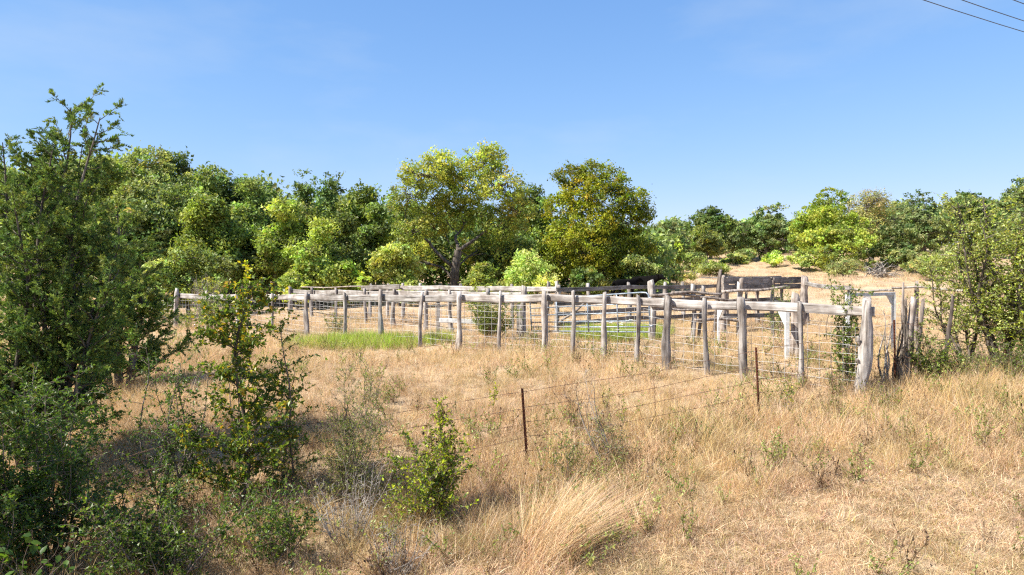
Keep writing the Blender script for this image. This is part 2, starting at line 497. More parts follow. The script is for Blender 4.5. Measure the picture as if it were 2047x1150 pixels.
def pole(parent, p0, p1, r0=0.045, r1=0.035, mat='log', name='pole', seg=9, wob=0.03, sides=7):
    p0 = np.asarray(p0, float); p1 = np.asarray(p1, float)
    s = np.linspace(0, 1, seg)[:, None]
    d = p1 - p0
    path = d * s
    ph = rng.uniform(0, 6.28, 6)
    path[:, 2] += (wob * (np.sin(6 * s[:, 0] + ph[0]) - np.sin(ph[0])) * np.sin(np.pi * s[:, 0]))
    path[:, 1] += wob * 0.6 * np.sin(5 * s[:, 0] + ph[1]) * np.sin(np.pi * s[:, 0])
    mb = MB(); tube(mb, path, r0 + (r1 - r0) * s[:, 0], sides, True, None, 0.15)
    return link(name, mb.mesh(name, M[mat], True, color=False), parent, p0)

def wire(mb, p0, p1, r, seg=2, sag=0.0, sides=4):
    s = np.linspace(0, 1, seg)[:, None]
    path = np.asarray(p0, float) * (1 - s) + np.asarray(p1, float) * s
    path[:, 2] -= sag * 4 * (s * (1 - s))[:, 0]
    tube(mb, path, r, sides, False)

class Line:
    """a straight stretch of fence on the plan between two columns of the photograph at known depths"""
    def __init__(self, pxa, Da, pxb, Db):
        self.a = np.array([(pxa - CX) / F * Da, Da]); self.b = np.array([(pxb - CX) / F * Db, Db])
    def at(self, px):
        k = (px - CX) / F
        d = self.b - self.a
        t = (k * self.a[1] - self.a[0]) / (d[0] - k * d[1])
        return self.a + d * t
    def g(self, px, off=0.0):
        p = self.at(px)
        d = nrm(self.b - self.a); n = np.array([-d[1], d[0]])
        p = p + n * off
        return np.array([p[0], p[1], float(gz(p[0], p[1]))])

def wire_panel(parent, a, b, z0, z1, name='wire_panel', dx=0.2, dz=0.165, r=0.0034, wav=0.012, mat='galv'):
    """welded wire netting between two posts"""
    mb = MB()
    a = np.asarray(a, float); b = np.asarray(b, float)
    L = np.linalg.norm((b - a)[:2])
    nz = int((z1 - z0) / dz) + 1
    d = nrm((b - a) * [1, 1, 0]); nn = np.array([-d[1], d[0], 0])
    org = (a + b) / 2
    for i in range(nz):
        z = z0 + i * dz
        s = np.linspace(0, 1, 5)[:, None]
        path = a * (1 - s) + b * s
        path[:, 2] += z
        path += nn * (wav * np.sin(9 * s + i)) + np.array([0, 0, 1]) * wav * np.sin(7 * s + 2 * i)
        tube(mb, path, r, 4, False)
    nx = max(2, int(L / dx))
    for j in range(nx):
        t = (j + 0.5) / nx
        p = a * (1 - t) + b * t
        q = p.copy(); p[2] += z0; q[2] += z0 + (nz - 1) * dz
        mid = (p + q) / 2 + nn * wav
        tube(mb, [p, mid, q], r, 4, False)
    return link(name, mb.mesh(name, M[mat], False, origin=org, color=False), parent, org)

# --- the near long fence of the corral
L1 = Line(357, 27.4, 1722, 12.6)
near = empty('corral_fence', L1.g(1000))
tag(near, 'long weathered timber corral fence nearest the camera with wire netting under its top rail', 'fence')
N1 = [357, 420, 483, 548, 618, 695, 766, 844, 922, 1003, 1091, 1148, 1209, 1277, 1338, 1416, 1491, 1603, 1722]
TOP1 = {357: 577, 420: 582, 483: 581, 548: 582, 618: 585, 695: 585, 766: 580, 844: 583, 922: 583, 1003: 583, 1091: 581, 1148: 582, 1209: 585, 1277: 590, 1338: 592, 1416: 597, 1491: 595, 1603: 604, 1722: 597}
RAD1 = {357: .10, 420: .06, 483: .08, 548: .06, 618: .09, 695: .065, 766: .085, 844: .06, 922: .085, 1003: .055, 1091: .085, 1148: .055, 1209: .075, 1277: .055, 1338: .095, 1416: .065, 1491: .10, 1603: .065, 1722: .12}
def near_top(px, extra=0.0):
    p = L1.at(px)
    t = np.interp(px, [357, 618, 922, 1091, 1338, 1491, 1603, 1722], [587, 588, 588.5, 588, 597, 603, 607, 612])
    return ZC - (t + extra - HY) / F * p[1]
for q in N1:
    b = L1.g(q, -0.10)
    tz_ = ZC - (TOP1[q] - HY) / F * b[1]
    if q == 1722: continue
    post(near, b, tz_, RAD1[q] * .88, (rng.normal(0, .03), rng.normal(0, .02)))
# gnarled end post
b = L1.g(1718, -0.12)
ep = post(near, b, ZC - (597 - HY) / F * b[1], 0.085, (0.10, 0.02), 14, 'post', 0.06, 0.45, 'end_post', 1.05)
for (dx, z0, l, r) in ((-.06, .95, (-.07, -.05, .16), .035), (.10, 1.2, (.10, -.02, .14), .04), (-.05, .6, (-.06, -.05, .10), .04), (.06, .35, (.06, -.06, .14), .045)):
    p0 = b + [dx * .5 + .06 * z0, -.02, z0]; mb = MB(); tube(mb, limb_path(np.zeros(3), np.array(l), 5, .08), np.linspace(r, r * .55, 5), 8, True, None, .3)
    link('knot', mb.mesh('knot', M['post'], True, color=False), near, p0)
rails = [357, 483, 618, 766, 922, 1091, 1209, 1338, 1491, 1603, 1740]
for i in range(len(rails) - 1):
    off = 0.045 if i % 2 else 0.05
    a, c = L1.g(rails[i], off), L1.g(rails[i + 1], off)
    hh = 0.19 if i < 5 else 0.18
    a[2] = near_top(rails[i]) - hh / 2 + rng.normal(0, .008); c[2] = near_top(rails[i + 1]) - hh / 2 + rng.normal(0, .008)
    d = nrm(c - a) * 0.06
    beam(near, a - d * (0.3 if i else 1), c + d * (-0.5 if i < len(rails) - 2 else 1.0), hh, 0.12, 'rail', 'rail', 0.05, 12, 0.3)
for i in range(len(N1) - 1):
    a, c = L1.g(N1[i], 0.0), L1.g(N1[i + 1], 0.0)
    wire_panel(near, a, c, 0.08, 1.30)

# netting running on to the left from the corner post
left_net = empty('wire_fence', G(300, 27.6))
tag(left_net, 'sagging wire netting running left from the corral corner post into the brush', 'wire fence')
a = L1.g(357)
b = G(205, 28.2)
wire_panel(left_net, a, (a + b) / 2, 0.05, 1.2); wire_panel(left_net, (a + b) / 2, b, 0.05, 1.15)
post(left_net, G(205, 28.2), G(205, 28.2)[2] + 1.4, 0.06)

# --- the second timber fence inside
L2 = Line(582, 33.0, 1049, 22.0)
second = empty('corral_fence', L2.g(800))
tag(second, 'second timber rail fence running just behind the near corral fence on the left', 'fence')
S2 = [582, 628, 675, 735, 792, 855, 908, 975, 1049]
for q in S2:
    b = L2.g(q, -0.1)
    tp = np.interp(q, [582, 675, 792, 908, 1049], [573, 576, 578, 580, 572])
    post(second, b, ZC - (tp - HY) / F * b[1], 0.10 if q in (582, 792, 1049) else 0.075, (rng.normal(0, .03), 0), 9)
r2 = [582, 675, 792, 908, 1049]
for i in range(4):
    a, c = L2.g(r2[i], .05), L2.g(r2[i + 1], .05)
    f2 = lambda q: ZC - (np.interp(q, [582, 1049], [578, 583.5]) - HY) / F * L2.at(q)[1]
    a[2] = f2(r2[i]) - .1; c[2] = f2(r2[i + 1]) - .1
    beam(second, a, c, 0.19, 0.1, 'rail')
for i in range(len(S2) - 1):
    wire_panel(second, L2.g(S2[i]), L2.g(S2[i + 1]), 0.1, 1.25, dx=0.3)

# --- the far pale rail, its tilted dark end panel
L3 = Line(600, 34.5, 1112, 24.5)
far = empty('corral_fence', L3.g(950))
tag(far, 'far pale rail fence of long bleached planks behind the second corral fence', 'fence')
f3 = lambda q: ZC - (np.interp(q, [600, 805, 1112], [572, 569.5, 573]) - HY) / F * L3.at(q)[1]
for q in (735, 770, 800, 835, 915, 1018, 1110):
    b = L3.g(q, 0.1)
    post(far, b, f3(q) + (0.06 if q != 1110 else 0.2), 0.075, (0, 0), 8)
for q0, q1 in ((770, 880), (880, 1000), (1000, 1112)):
    a, c = L3.g(q0), L3.g(q1); a[2] = f3(q0) - .09; c[2] = f3(q1) - .09
    beam(far, a, c, 0.17, 0.05, 'rail', 'plank')
a, c = L3.g(728, -.15), L3.g(804, -.15); a[2] = f3(728) - .12; c[2] = f3(804) - .08
beam(far, a, c, 0.2, 0.05, 'board', 'tilted_plank')
a, c = L3.g(602), L3.g(730); a[2] = f3(602) - .05; c[2] = f3(730) - .05
pole(far, a, c, .035, .03, 'log')

# --- the dark board fence that turns away from the sun
L4 = Line(1112, 24.4, 1440, 31.5)
dark = empty('board_fence', L4.g(1250))
tag(dark, 'shaded grey board fence running away from the tube gate to the loading chute', 'fence')
f4 = lambda q: ZC - (np.interp(q, [1112, 1250, 1440], [575, 570, 568]) - HY) / F * L4.at(q)[1]
for q in (1118, 1182, 1262, 1334, 1370, 1438):
    b = L4.g(q, 0.1)
    post(dark, b, f4(q) + .1, .085, (0, 0), 9)
b = L4.g(1112, 0.5); post(dark, b, ZC - (563 - HY) / F * b[1], .08, (.05, 0), 9)
for k, dz_ in enumerate((0.08, 0.58, 0.95, 1.3)):
    for q0, q1 in ((1112, 1262), (1262, 1440)):
        a, c = L4.g(q0, -.02), L4.g(q1, -.02)
        a[2] = f4(q0) - dz_; c[2] = f4(q1) - dz_
        beam(dark, a, c, 0.16 if k else .15, 0.045, 'board', 'board', 0.03)
pole(dark, L4.g(1112, -.1) + [0, 0, .35], L4.g(1150, -.5) + [0, 0, 1.05], .05, .045)

# --- the inner fence of crooked poles
L5 = Line(1303, 21.5, 1600, 22.5)
inner = empty('pole_fence', L5.g(1420))
tag(inner, 'low inner fence of crooked rough poles in front of the loading chute', 'fence')
for q, tp, rd in ((1303, 561, .10), (1384, 569, .085), (1396, 573, .06), (1478, 564, .075), (1490, 582, .05), (1545, 575, .06)):
    b = L5.g(q)
    post(inner, b, ZC - (tp - HY) / F * b[1], rd, (rng.normal(0, .05), 0), 9, 'post', .04, .35)
for (q0, y0, q1, y1) in ((1300, 591, 1400, 592), (1396, 594, 1500, 600), (1440, 584, 1570, 573), (1384, 640, 1480, 642), (1300, 612, 1400, 620), (1480, 612, 1600, 606), (1340, 586, 1440, 588)):
    a, c = L5.g(q0, -.09), L5.g(q1, -.09)
    a[2] = ZC - (y0 - HY) / F * a[1]; c[2] = ZC - (y1 - HY) / F * c[1]
    pole(inner, a, c, .05, .04)

# --- loading chute
L6 = Line(1445, 24.6, 1606, 28.0)
chute = empty('loading_chute', L6.g(1520))
tag(chute, 'dark timber loading chute of heavy planks with a tall leaning corner post', 'loading chute')
b = P(1430, 600, 24.4); b[2] = gz(b[0], b[1])
post(chute, b, ZC - (540 - HY) / F * 24.4, .085, (.13, 0), 10, 'darklog', .05, .35, 'corner_post')
b = L6.g(1449, .1); post(chute, b, ZC - (551 - HY) / F * b[1], .1, (0, 0), 9, 'log')
for q in (1475, 1541, 1601):
    b = L6.g(q, -.09); post(chute, b, ZC - (556 - HY) / F * b[1], .085, (0, 0), 9, 'log')
f6 = lambda q, y: np.array([*L6.at(q), ZC - (y - HY) / F * L6.at(q)[1]])
for (q0, q1, y0, y1, h, nm) in ((1446, 1540, 561, 560, .25, 'plank'), (1540, 1607, 560, 559, .25, 'plank'), (1470, 1540, 574, 573, .25, 'plank'), (1540, 1606, 573, 572, .2, 'plank'),
                             (1446, 1475, 573, 573, .15, 'plank'), (1446, 1606, 610, 604, .2, 'plank'), (1446, 1606, 632, 628, .16, 'plank')):
    beam(chute, f6(q0, y0), f6(q1, y1), h, .07, 'board', nm, .03)
# the far side of the chute, parallel, and cross ties between the two
d6 = nrm(L6.b - L6.a); n6 = np.array([-d6[1], d6[0]])
sh = np.array([n6[0] * 1.0, n6[1] * 1.0, 0.0])
for q in (1500, 1560, 1606):
    b = L6.g(q) + sh; b[2] = gz(b[0], b[1]); post(chute, b, ZC - (556 - HY) / F * L6.at(q)[1], .085, (0, 0), 9, 'log')
for (y0, y1, h) in ((558, 557, .22), (576, 574, .2), (606, 600, .2)):
    beam(chute, f6(1488, y0) + sh, f6(1606, y1) + sh, h, .06, 'board', 'plank', .03)
for q in (1452, 1500, 1540, 1572, 1604):
    beam(chute, f6(q, 555.5) - sh * .08, f6(q, 555.5) + sh * 1.08, .05, .09, 'board', 'cross_tie', .03)
# heavy slabs at the open end
for q, tp, rd in ((1606, 552, .13), (1612, 566, .10)):
    b = G(q, 27.4); post(chute, b, ZC - (tp - HY) / F * 27.4, rd, (0.0, 0), 9, 'log', .04, .3, 'end_slab')

# --- pale rail fence leaving the chute to the right
L7 = Line(1606, 27.6, 1900, 15.5)
rightf = empty('rail_fence', L7.g(1700))
tag(rightf, 'thin bleached rail fence leaving the loading chute towards the white gate frame', 'fence')
f7 = lambda q, y: np.array([*L7.at(q), ZC - (y - HY) / F * L7.at(q)[1]])
beam(rightf, f7(1608, 566), f7(1700, 576), .15, .06, 'rail', 'rail', .05)
pole(rightf, f7(1700, 578), f7(1786, 581), .04, .03, 'dead', 'rail')
pole(rightf, f7(1784, 576), f7(1925, 581), .03, .025, 'dead', 'rail')
for q in (1690, 1822):
    b = L7.g(q, .1); post(rightf, b, f7(q, 563 if q == 1822 else 575)[2], .06, (0, 0), 8, 'log')
mb = MB()
for y in (600, 618, 640, 660):
    wire(mb, f7(1612, y), f7(1720, y + 8), .004, 3, .02)
    wire(mb, f7(1720, y + 8), f7(1900, y + 20), .004, 3, .02)
link('wire_strands', mb.mesh('wire_strands', M['galv'], False, origin=L7.g(1700), color=False), rightf, L7.g(1700))

# --- galvanised tube gate, sagging open
gate = empty('tube_gate', G(1180, 21.2))
tag(gate, 'sagging galvanised tube gate standing half open behind the corral fence', 'gate')
TL, BL, TR, BR = P(1059, 600, 23), P(1063, 662, 23), P(1296, 584, 19.6), P(1300, 664, 19.6)
def gpt(u, v): return (TL * (1 - u) + TR * u) * (1 - v) + (BL * (1 - u) + BR * u) * v
def gtube(name, pts, r):
    o = np.asarray(pts[0], float)
    mb = MB(); tube(mb, np.asarray(pts) - o, r, 8, True); return link(name, mb.mesh(name, M['gate'], True, color=False), gate, o)
gtube('frame_tube', [gpt(.0, 1), gpt(0, .6), gpt(0, .16), gpt(.006, .06), gpt(.02, .012), gpt(.05, 0), gpt(.3, 0), gpt(.7, 0), gpt(.95, 0), gpt(.985, .015), gpt(1, .07), gpt(1, .5), gpt(1, 1), gpt(.6, 1), gpt(.3, 1), gpt(0.0, 1)], .024)
for v in (.27, .5, .72, .87): gtube('bar', [gpt(.005, v), gpt(.5, v), gpt(.995, v)], .019)
for u in (.25, .52, .76): gtube('upright', [gpt(u, .01) - [0, .03, 0], gpt(u, .99) - [0, .03, 0]], .022)
for v in (.15, .85): gtube('hinge', [gpt(1.0, v), gpt(1.008, v), gpt(1.02, v + .01)], .03)

# --- white painted steel gate frames
def white_frame(label, pa, pb, ztop, bar, wid_b=0.07, gus=0.28):
    fr = empty('gateway', (pa + pb) / 2); tag(fr, label, 'gate frame')
    for p, w in ((pa, bar), (pb, wid_b)):
        mb = MB(); H = ztop - p[2]
        box(mb, (0, 0, H / 2 - .1), (w, w, H + .2))
        link('upright', mb.mesh('upright', M['white'], False, color=False), fr, p)
    d = nrm((pb - pa) * [1, 1, 0])
    beam(fr, np.array([*pa[:2], ztop + bar / 2 - .02]) - d * bar / 2, np.array([*pb[:2], ztop + bar / 2 - .02]) + d * bar / 2, bar, bar * .95, 'white', 'header', 0, 3, .05)
    for p, s in ((pa, 1), (pb, -1)):
        mb = MB(); n = np.array([-d[1], d[0], 0]) * .012
        o = np.array([*p[:2], ztop]); e = d * s
        A = [e * .03 + [0, 0, -.004], e * gus + [0, 0, -.004], e * (gus * .8) + [0, 0, -.05], e * .1 + [0, 0, -gus * .8], e * .03 + [0, 0, -gus]]
        V = [q - n for q in A] + [q + n for q in A]
        Q = [(i, (i + 1) % 5, 5 + (i + 1) % 5, 5 + i) for i in range(5)]
        T = [(0, 1, 2), (0, 2, 3), (0, 3, 4), (5, 7, 6), (5, 8, 7), (5, 9, 8)]
        mb.add(V, Q, T); link('gusset', mb.mesh('gusset', M['white'], False, color=False), fr, o)
    return fr
pa, pb = G(1436, 19.5), G(1573, 16.2)
zt = ZC - (612 - HY) / F * 17.6
white_frame('white steel gate frame with gussets standing behind the near corral rail', pa, pb, zt, .055, .09, .48)
pa, pb = G(1694, 16.8), G(1786, 17.4)
zt = ZC - (590 - HY) / F * 17.0
white_frame('small white steel gate frame beside the gnarled end post', pa, pb, zt, .08, .08, .28)
gp = empty('gate_post', G(1588, 16.6)); tag(gp, 'thick dark wooden gate post behind the white steel upright', 'post')
post(gp, G(1588, 16.6), ZC - (586 - HY) / F * 16.6, .12, (0, 0), 11, 'log', .05, .3, 'shaft')
mb = MB(); wire(mb, np.array([-.1, -.13, 1.1]), np.array([.14, -.13, 1.12]), .006, 3, .02)
link('wire_loop', mb.mesh('wire_loop', M['galv'], False, color=False), gp, G(1588, 16.6))

# --- bleached squeeze frame with a white plank
hf = empty('timber_frame', G(955, 22.5)); tag(hf, 'open timber frame with bleached uprights, shaded crossbeam and a white plank', 'frame')
pa, pb = G(876, 22.8), G(1036, 22.2)
ztop = ZC - (601 - HY) / F * 22.5
for p in (pa, pb):
    mb = MB(); box(mb, (0, 0, (ztop - p[2]) / 2 - .08), (.11, .09, ztop - p[2] + .16)); link('upright', mb.mesh('upright', M['rail'], False, color=False), hf, p)
beam(hf, np.array([*pa[:2], ztop]) + [-.1, -.03, .06], np.array([*pb[:2], ztop]) + [.15, -.03, .0], .15, .13, 'board', 'crossbeam', .03)
a, c = P(880, 640, 22.5), P(968, 642, 22.4); beam(hf, a + [0, -.1, 0], c + [0, -.1, 0], .15, .05, 'white', 'plank', .05)

# ------------------------------------------------------------------ barbed wire fence
LB = Line(1046, 9.7, 1514, 11.2)
barb = empty('barbed_wire_fence', LB.g(1300)); tag(barb, 'rusty barbed wire fence on steel stakes crossing the tall dry grass', 'fence')
def tpost(base, top, lean):
    mb = MB()
    H = top - base[2] + .3
    s = np.linspace(0, 1, 2)
    w, t, st = .036, .006, .034
    prof = np.array([(-w / 2, 0), (w / 2, 0), (w / 2, t), (t / 2, t), (t / 2, st), (-t / 2, st), (-t / 2, t), (-w / 2, t)])
    V = np.concatenate([np.c_[prof[:, 0] * 1.0, prof[:, 1] * 1.0, np.full(8, -.3)], np.c_[prof[:, 0] + lean[0], prof[:, 1] + lean[1], np.full(8, H - .3)]])
    Q = [(i, (i + 1) % 8, 8 + (i + 1) % 8, 8 + i) for i in range(8)] + [(8, 9, 10, 15), (11, 12, 13, 14)]
    mb.add(V, Q)
    for k in range(int(H / .055)):
        z = .02 + k * .055
        f = z / (H - .3)
        if z < H - .34: box(mb, (lean[0] * f, lean[1] * f - .005, z), (.016, .012, .02))
    return link('steel_stake', mb.mesh('steel_stake', M['rust'], False, color=False), barb, base, (0, 0, rng.uniform(-.5, .5)))
tp = []
for q, y, ln in ((-60, 0, (0, 0)), (392, 0, (0, 0)), (1057, 776, (-.10, .0)), (1519, 695, (-.06, 0)), (1790, 640, (-.02, 0)), (2010, 0, (0, 0))):
    if q in (1790, 2010):
        b = G(q, 13.2 if q == 1790 else 14.4)
    elif q == -60: b = G(-60, 7.0)
    else: b = LB.g(q)
    top = ZC - (y - HY) / F * b[1] if y else b[2] + 1.05
    if q != 392: tpost(b, top, ln)
    tp.append(np.array([b[0] + ln[0], b[1] + ln[1] - .02, top])); 
    tp[-1] = (tp[-1], b)
fr_h = (.95, .74, .55, .37, .19)
for k, fh in enumerate(fr_h):
    mb = MB(); org = tp[2][1]
    for i in range(len(tp) - 1):
        A = tp[i][1] * (1 - fh) + tp[i][0] * fh; B = tp[i + 1][1] * (1 - fh) + tp[i + 1][0] * fh
        L = np.linalg.norm(B - A)
        s = np.linspace(0, 1, 24)[:, None]
        base = A * (1 - s) + B * s; base[:, 2] -= .03 * (1 + k * .5) * 4 * (s * (1 - s))[:, 0] - .012 * np.sin(9 * s[:, 0] + k)
        for tw in (0, math.pi):
            s2 = np.linspace(0, 1, int(L / .03))
            pp = np.stack([np.interp(s2, s[:, 0], base[:, c]) for c in range(3)], 1)
            pp[:, 2] += .0022 * np.sin(s2 * L / .055 * 2 * math.pi + tw); pp[:, 1] += .0022 * np.cos(s2 * L / .055 * 2 * math.pi + tw)
            tube(mb, pp[::2], .0021, 3, False)
        for j in range(int(L / .13)):
            t = (j + .5) / int(L / .13)
            c = np.array([np.interp(t, s[:, 0], base[:, cc]) for cc in range(3)])
            for e in range(2):
                v = nrm(rng.normal(0, 1, 3) * [.4, 1, 1]) * .018
                tube(mb, [c - v, c + v], .0017, 3, False)
    link('barbed_wire', mb.mesh('barbed_wire', M['rust_wire'], False, origin=org, color=False), barb, org)
for q in (1306, 1660, 700):
    b = LB.g(q); mb = MB()
    u = (q - 1046) / (1514 - 1046)
    s = np.linspace(0, 1, 30); H = 1.0
    for tw in (0, math.pi):
        tube(mb, np.stack([.01 * np.sin(40 * s + tw) + .06 * (1 - s), .01 * np.cos(40 * s + tw), s * H], 1), .0028, 4, False)
    link('wire_stay', mb.mesh('wire_stay', M['rust_wire'], False, color=False), barb, b)

# ------------------------------------------------------------------ old posts at the right
def log_bundle():
    e = empty('split_log_post', G(1822, 13.6)); tag(e, 'three grey split logs wired together as an old brace post', 'post')
    b0 = G(1822, 13.6)
    for dx, dy, tpy, r, ln in ((-.10, 0, 598, .035, (0.04, 0)), (.0, .05, 596, .065, (.12, 0)), (.13, -.02, 600, .036, (.16, 0)), (-.06, .12, 567, .028, (0.06, 0))):
        post(e, b0 + [dx - .08, dy, 0], ZC - (tpy - HY) / F * 13.6, r, ln, 9, 'log', .05, .35, 'log')
    mb = MB()
    for z in (.5, .9, 1.15):
        t = np.linspace(0, 6.28, 14)
        tube(mb, np.stack([.03 + .2 * np.cos(t), .04 + .17 * np.sin(t), z + .05 * np.sin(t)], 1), .005, 4, False)
    link('binding_wire', mb.mesh('binding_wire', M['rust_wire'], False, color=False), e, b0)
log_bundle()
e = empty('old_stake', G(1893, 14.0)); tag(e, 'rusty brown broken wooden stake leaning among the shrubs by the grey logs', 'post')
post(e, G(1885, 14.0), ZC - (592 - HY) / F * 14.0, .036, (.2, 0), 9, 'darklog', .06, .4, 'shaft')

# ------------------------------------------------------------------ power cables
d = nrm(np.array([5.4, 3.0, 0]))
for q, lab in ((1845, 'lowest and longest of the three overhead cables at the upper right'), (1922, 'middle one of the three overhead cables at the upper right'), (2025, 'shortest of the three overhead cables, touching the top right corner')):
    c = P(q, 0, 22.0)
    s = np.linspace(-60, 60, 40)[:, None]
    path = d * s; path[:, 2] += 0.0012 * (s[:, 0]) ** 2
    mb = MB(); tube(mb, path, .013, 6, True)
    tag(link('power_cable', mb.mesh('power_cable', M['cable'], True, color=False), None, c), lab, 'cable', 'overhead power cables')

# ------------------------------------------------------------------ cattle
def cow(name, label, base, rotz, scale=1.0, head_down=False, lying=False):
    pts, edges, rad = [], [], []
    def v(p, r):
        pts.append(p); rad.append(r); return len(pts) - 1
    def e(a, b): edges.append((a, b))
    lz = -0.45 if lying else 0.0
    pelvis = v((-.62, 0, 1.05 + lz), (.27, .25)); loin = v((-.25, 0, 1.02 + lz), (.30, .30)); belly = v((.1, 0, .98 + lz), (.31, .33)); chest = v((.48, 0, 1.0 + lz), (.27, .33))
    rump = v((-.86, 0, 1.08 + lz), (.19, .18))
    for a, b in ((pelvis, loin), (loin, belly), (belly, chest), (pelvis, rump)): e(a, b)
    nk = v((.78, 0, 1.15 + lz), (.16, .22)); e(chest, nk)
    hz = -.55 if head_down else .12
    nk2 = v((1.0, 0, 1.15 + lz + hz * .5), (.12, .16)); e(nk, nk2)
    pl = v((1.12, 0, 1.16 + lz + hz), (.12, .13)); e(nk2, pl)
    mz = v((1.36, 0, 1.05 + lz + hz - (.1 if head_down else 0)), (.085, .085)); e(pl, mz)
    ms = v((1.46, 0, 1.01 + lz + hz - (.13 if head_down else 0)), (.07, .07)); e(mz, ms)
    for s in (-1, 1):
        er = v((1.06, .14 * s, 1.24 + lz + hz), (.04, .03)); e(pl, er); er2 = v((1.03, .26 * s, 1.22 + lz + hz), (.035, .02)); e(er, er2)
        if not lying:
            h = v((.45, .16 * s, .72), (.11, .11)); e(chest, h); kn = v((.46 + .05 * s, .17 * s, .42), (.06, .06)); e(h, kn); f = v((.46 + .03 * s, .17 * s, .1), (.045, .045)); e(kn, f); hf_ = v((.49 + .03 * s, .17 * s, .02), (.06, .055)); e(f, hf_)
            h = v((-.66, .17 * s, .78), (.15, .12)); e(pelvis, h); st = v((-.6 - .08 * s, .18 * s, .62), (.1, .08)); e(h, st); hk = v((-.8 - .08 * s, .18 * s, .42), (.06, .055)); e(st, hk); f = v((-.76 - .08 * s, .18 * s, .1), (.045, .045)); e(hk, f); hf_ = v((-.73 - .08 * s, .18 * s, .02), (.06, .055)); e(f, hf_)
        else:
            h = v((.5, .22 * s, .3), (.11, .11)); e(chest, h); f = v((.8, .2 * s, .12), (.06, .06)); e(h, f)
            h = v((-.6, .25 * s, .32), (.15, .13)); e(pelvis, h); f = v((-.2, .33 * s, .12), (.06, .06)); e(h, f)
    t1 = v((-1.0, 0, 1.05 + lz), (.05, .05)); e(rump, t1); t2 = v((-1.06, .02, .75 + lz), (.03, .03)); e(t1, t2); t3 = v((-1.05, .03, .42 + max(lz, -.3)), (.045, .045)); e(t2, t3)
    me = bpy.data.meshes.new(name)
    me.from_pydata(pts, edges, [])
    me.materials.append(M['hide'])
    o = link(name, me, None, base, (0, 0, rotz))
    o.scale = (scale,) * 3
    sk = o.modifiers.new('skin', 'SKIN')
    for i, r in enumerate(rad):
        o.data.skin_vertices[0].data[i].radius = r
    o.data.skin_vertices[0].data[0].use_root = True
    sk.use_smooth_shade = True
    sb = o.modifiers.new('subsurf', 'SUBSURF'); sb.levels = 2; sb.render_levels = 2
    tag(o, label, 'cow', 'black cattle by the trees')
    return o
cow('cow', 'black cow standing side on at the tree edge, left of the other cow', G(1250, 40.0), 0.55, .95)
cow('cow', 'black cow half hidden behind the other cow beside the dry grass slope', G(1289, 42.2), -.9, 1.08)
cow('calf', 'black calf lying in the dry grass to the right of the cows', G(1310, 37.5), 2.6, .66, False, True)['category'] = 'calf'

# ------------------------------------------------------------------ trees
OAK = [(.045, .080, .022), (.060, .100, .025), (.035, .062, .020)]
LIVE = [(.055, .085, .032), (.040, .068, .026), (.085, .115, .050)]
ELM = [(.125, .145, .018), (.100, .125, .018), (.150, .160, .022), (.085, .105, .02)]
OLIVE = [(.150, .150, .016), (.125, .130, .018), (.19, .165, .02), (.095, .11, .018)]
YELL = [(.200, .225, .016), (.235, .245, .018), (.155, .19, .02)]
CEDAR = [(.050, .088, .022), (.038, .070, .022), (.075, .11, .026)]
GREY = [(.135, .155, .075), (.11, .13, .06), (.16, .17, .085)]
PALE = [(.19, .23, .06), (.16, .20, .05), (.22, .24, .075)]
BUFF = [(.22, .19, .10), (.18, .16, .085), (.15, .155, .06)]
OAK, LIVE, CEDAR = [[(a * 1.55, b * 1.55, c * 1.35) for a, b, c in q] for q in (OAK, LIVE, CEDAR)]
OAK, LIVE, CEDAR = [[(a * 1.75, b * 1.55, c * 1.25) for a, b, c in q] for q in (OAK, LIVE, CEDAR)]
ELM, OLIVE, YELL, GREY, PALE, BUFF = [[(a * 2.0, b * 2.0, c * 1.6) for a, b, c in q] for q in (ELM, OLIVE, YELL, GREY, PALE, BUFF)]
YELL = [(a * .82, b * .92, c) for a, b, c in YELL]
MID = [(.15, .20, .045), (.12, .17, .045), (.19, .23, .05)]
def duller(q, k=.16):
    return [tuple(np.array(c) * (1 - k) + np.mean(c) * k) for c in q]
OAK, LIVE, CEDAR, ELM, YELL, PALE, MID = [duller(q) for q in (OAK, LIVE, CEDAR, ELM, YELL, PALE, MID)]

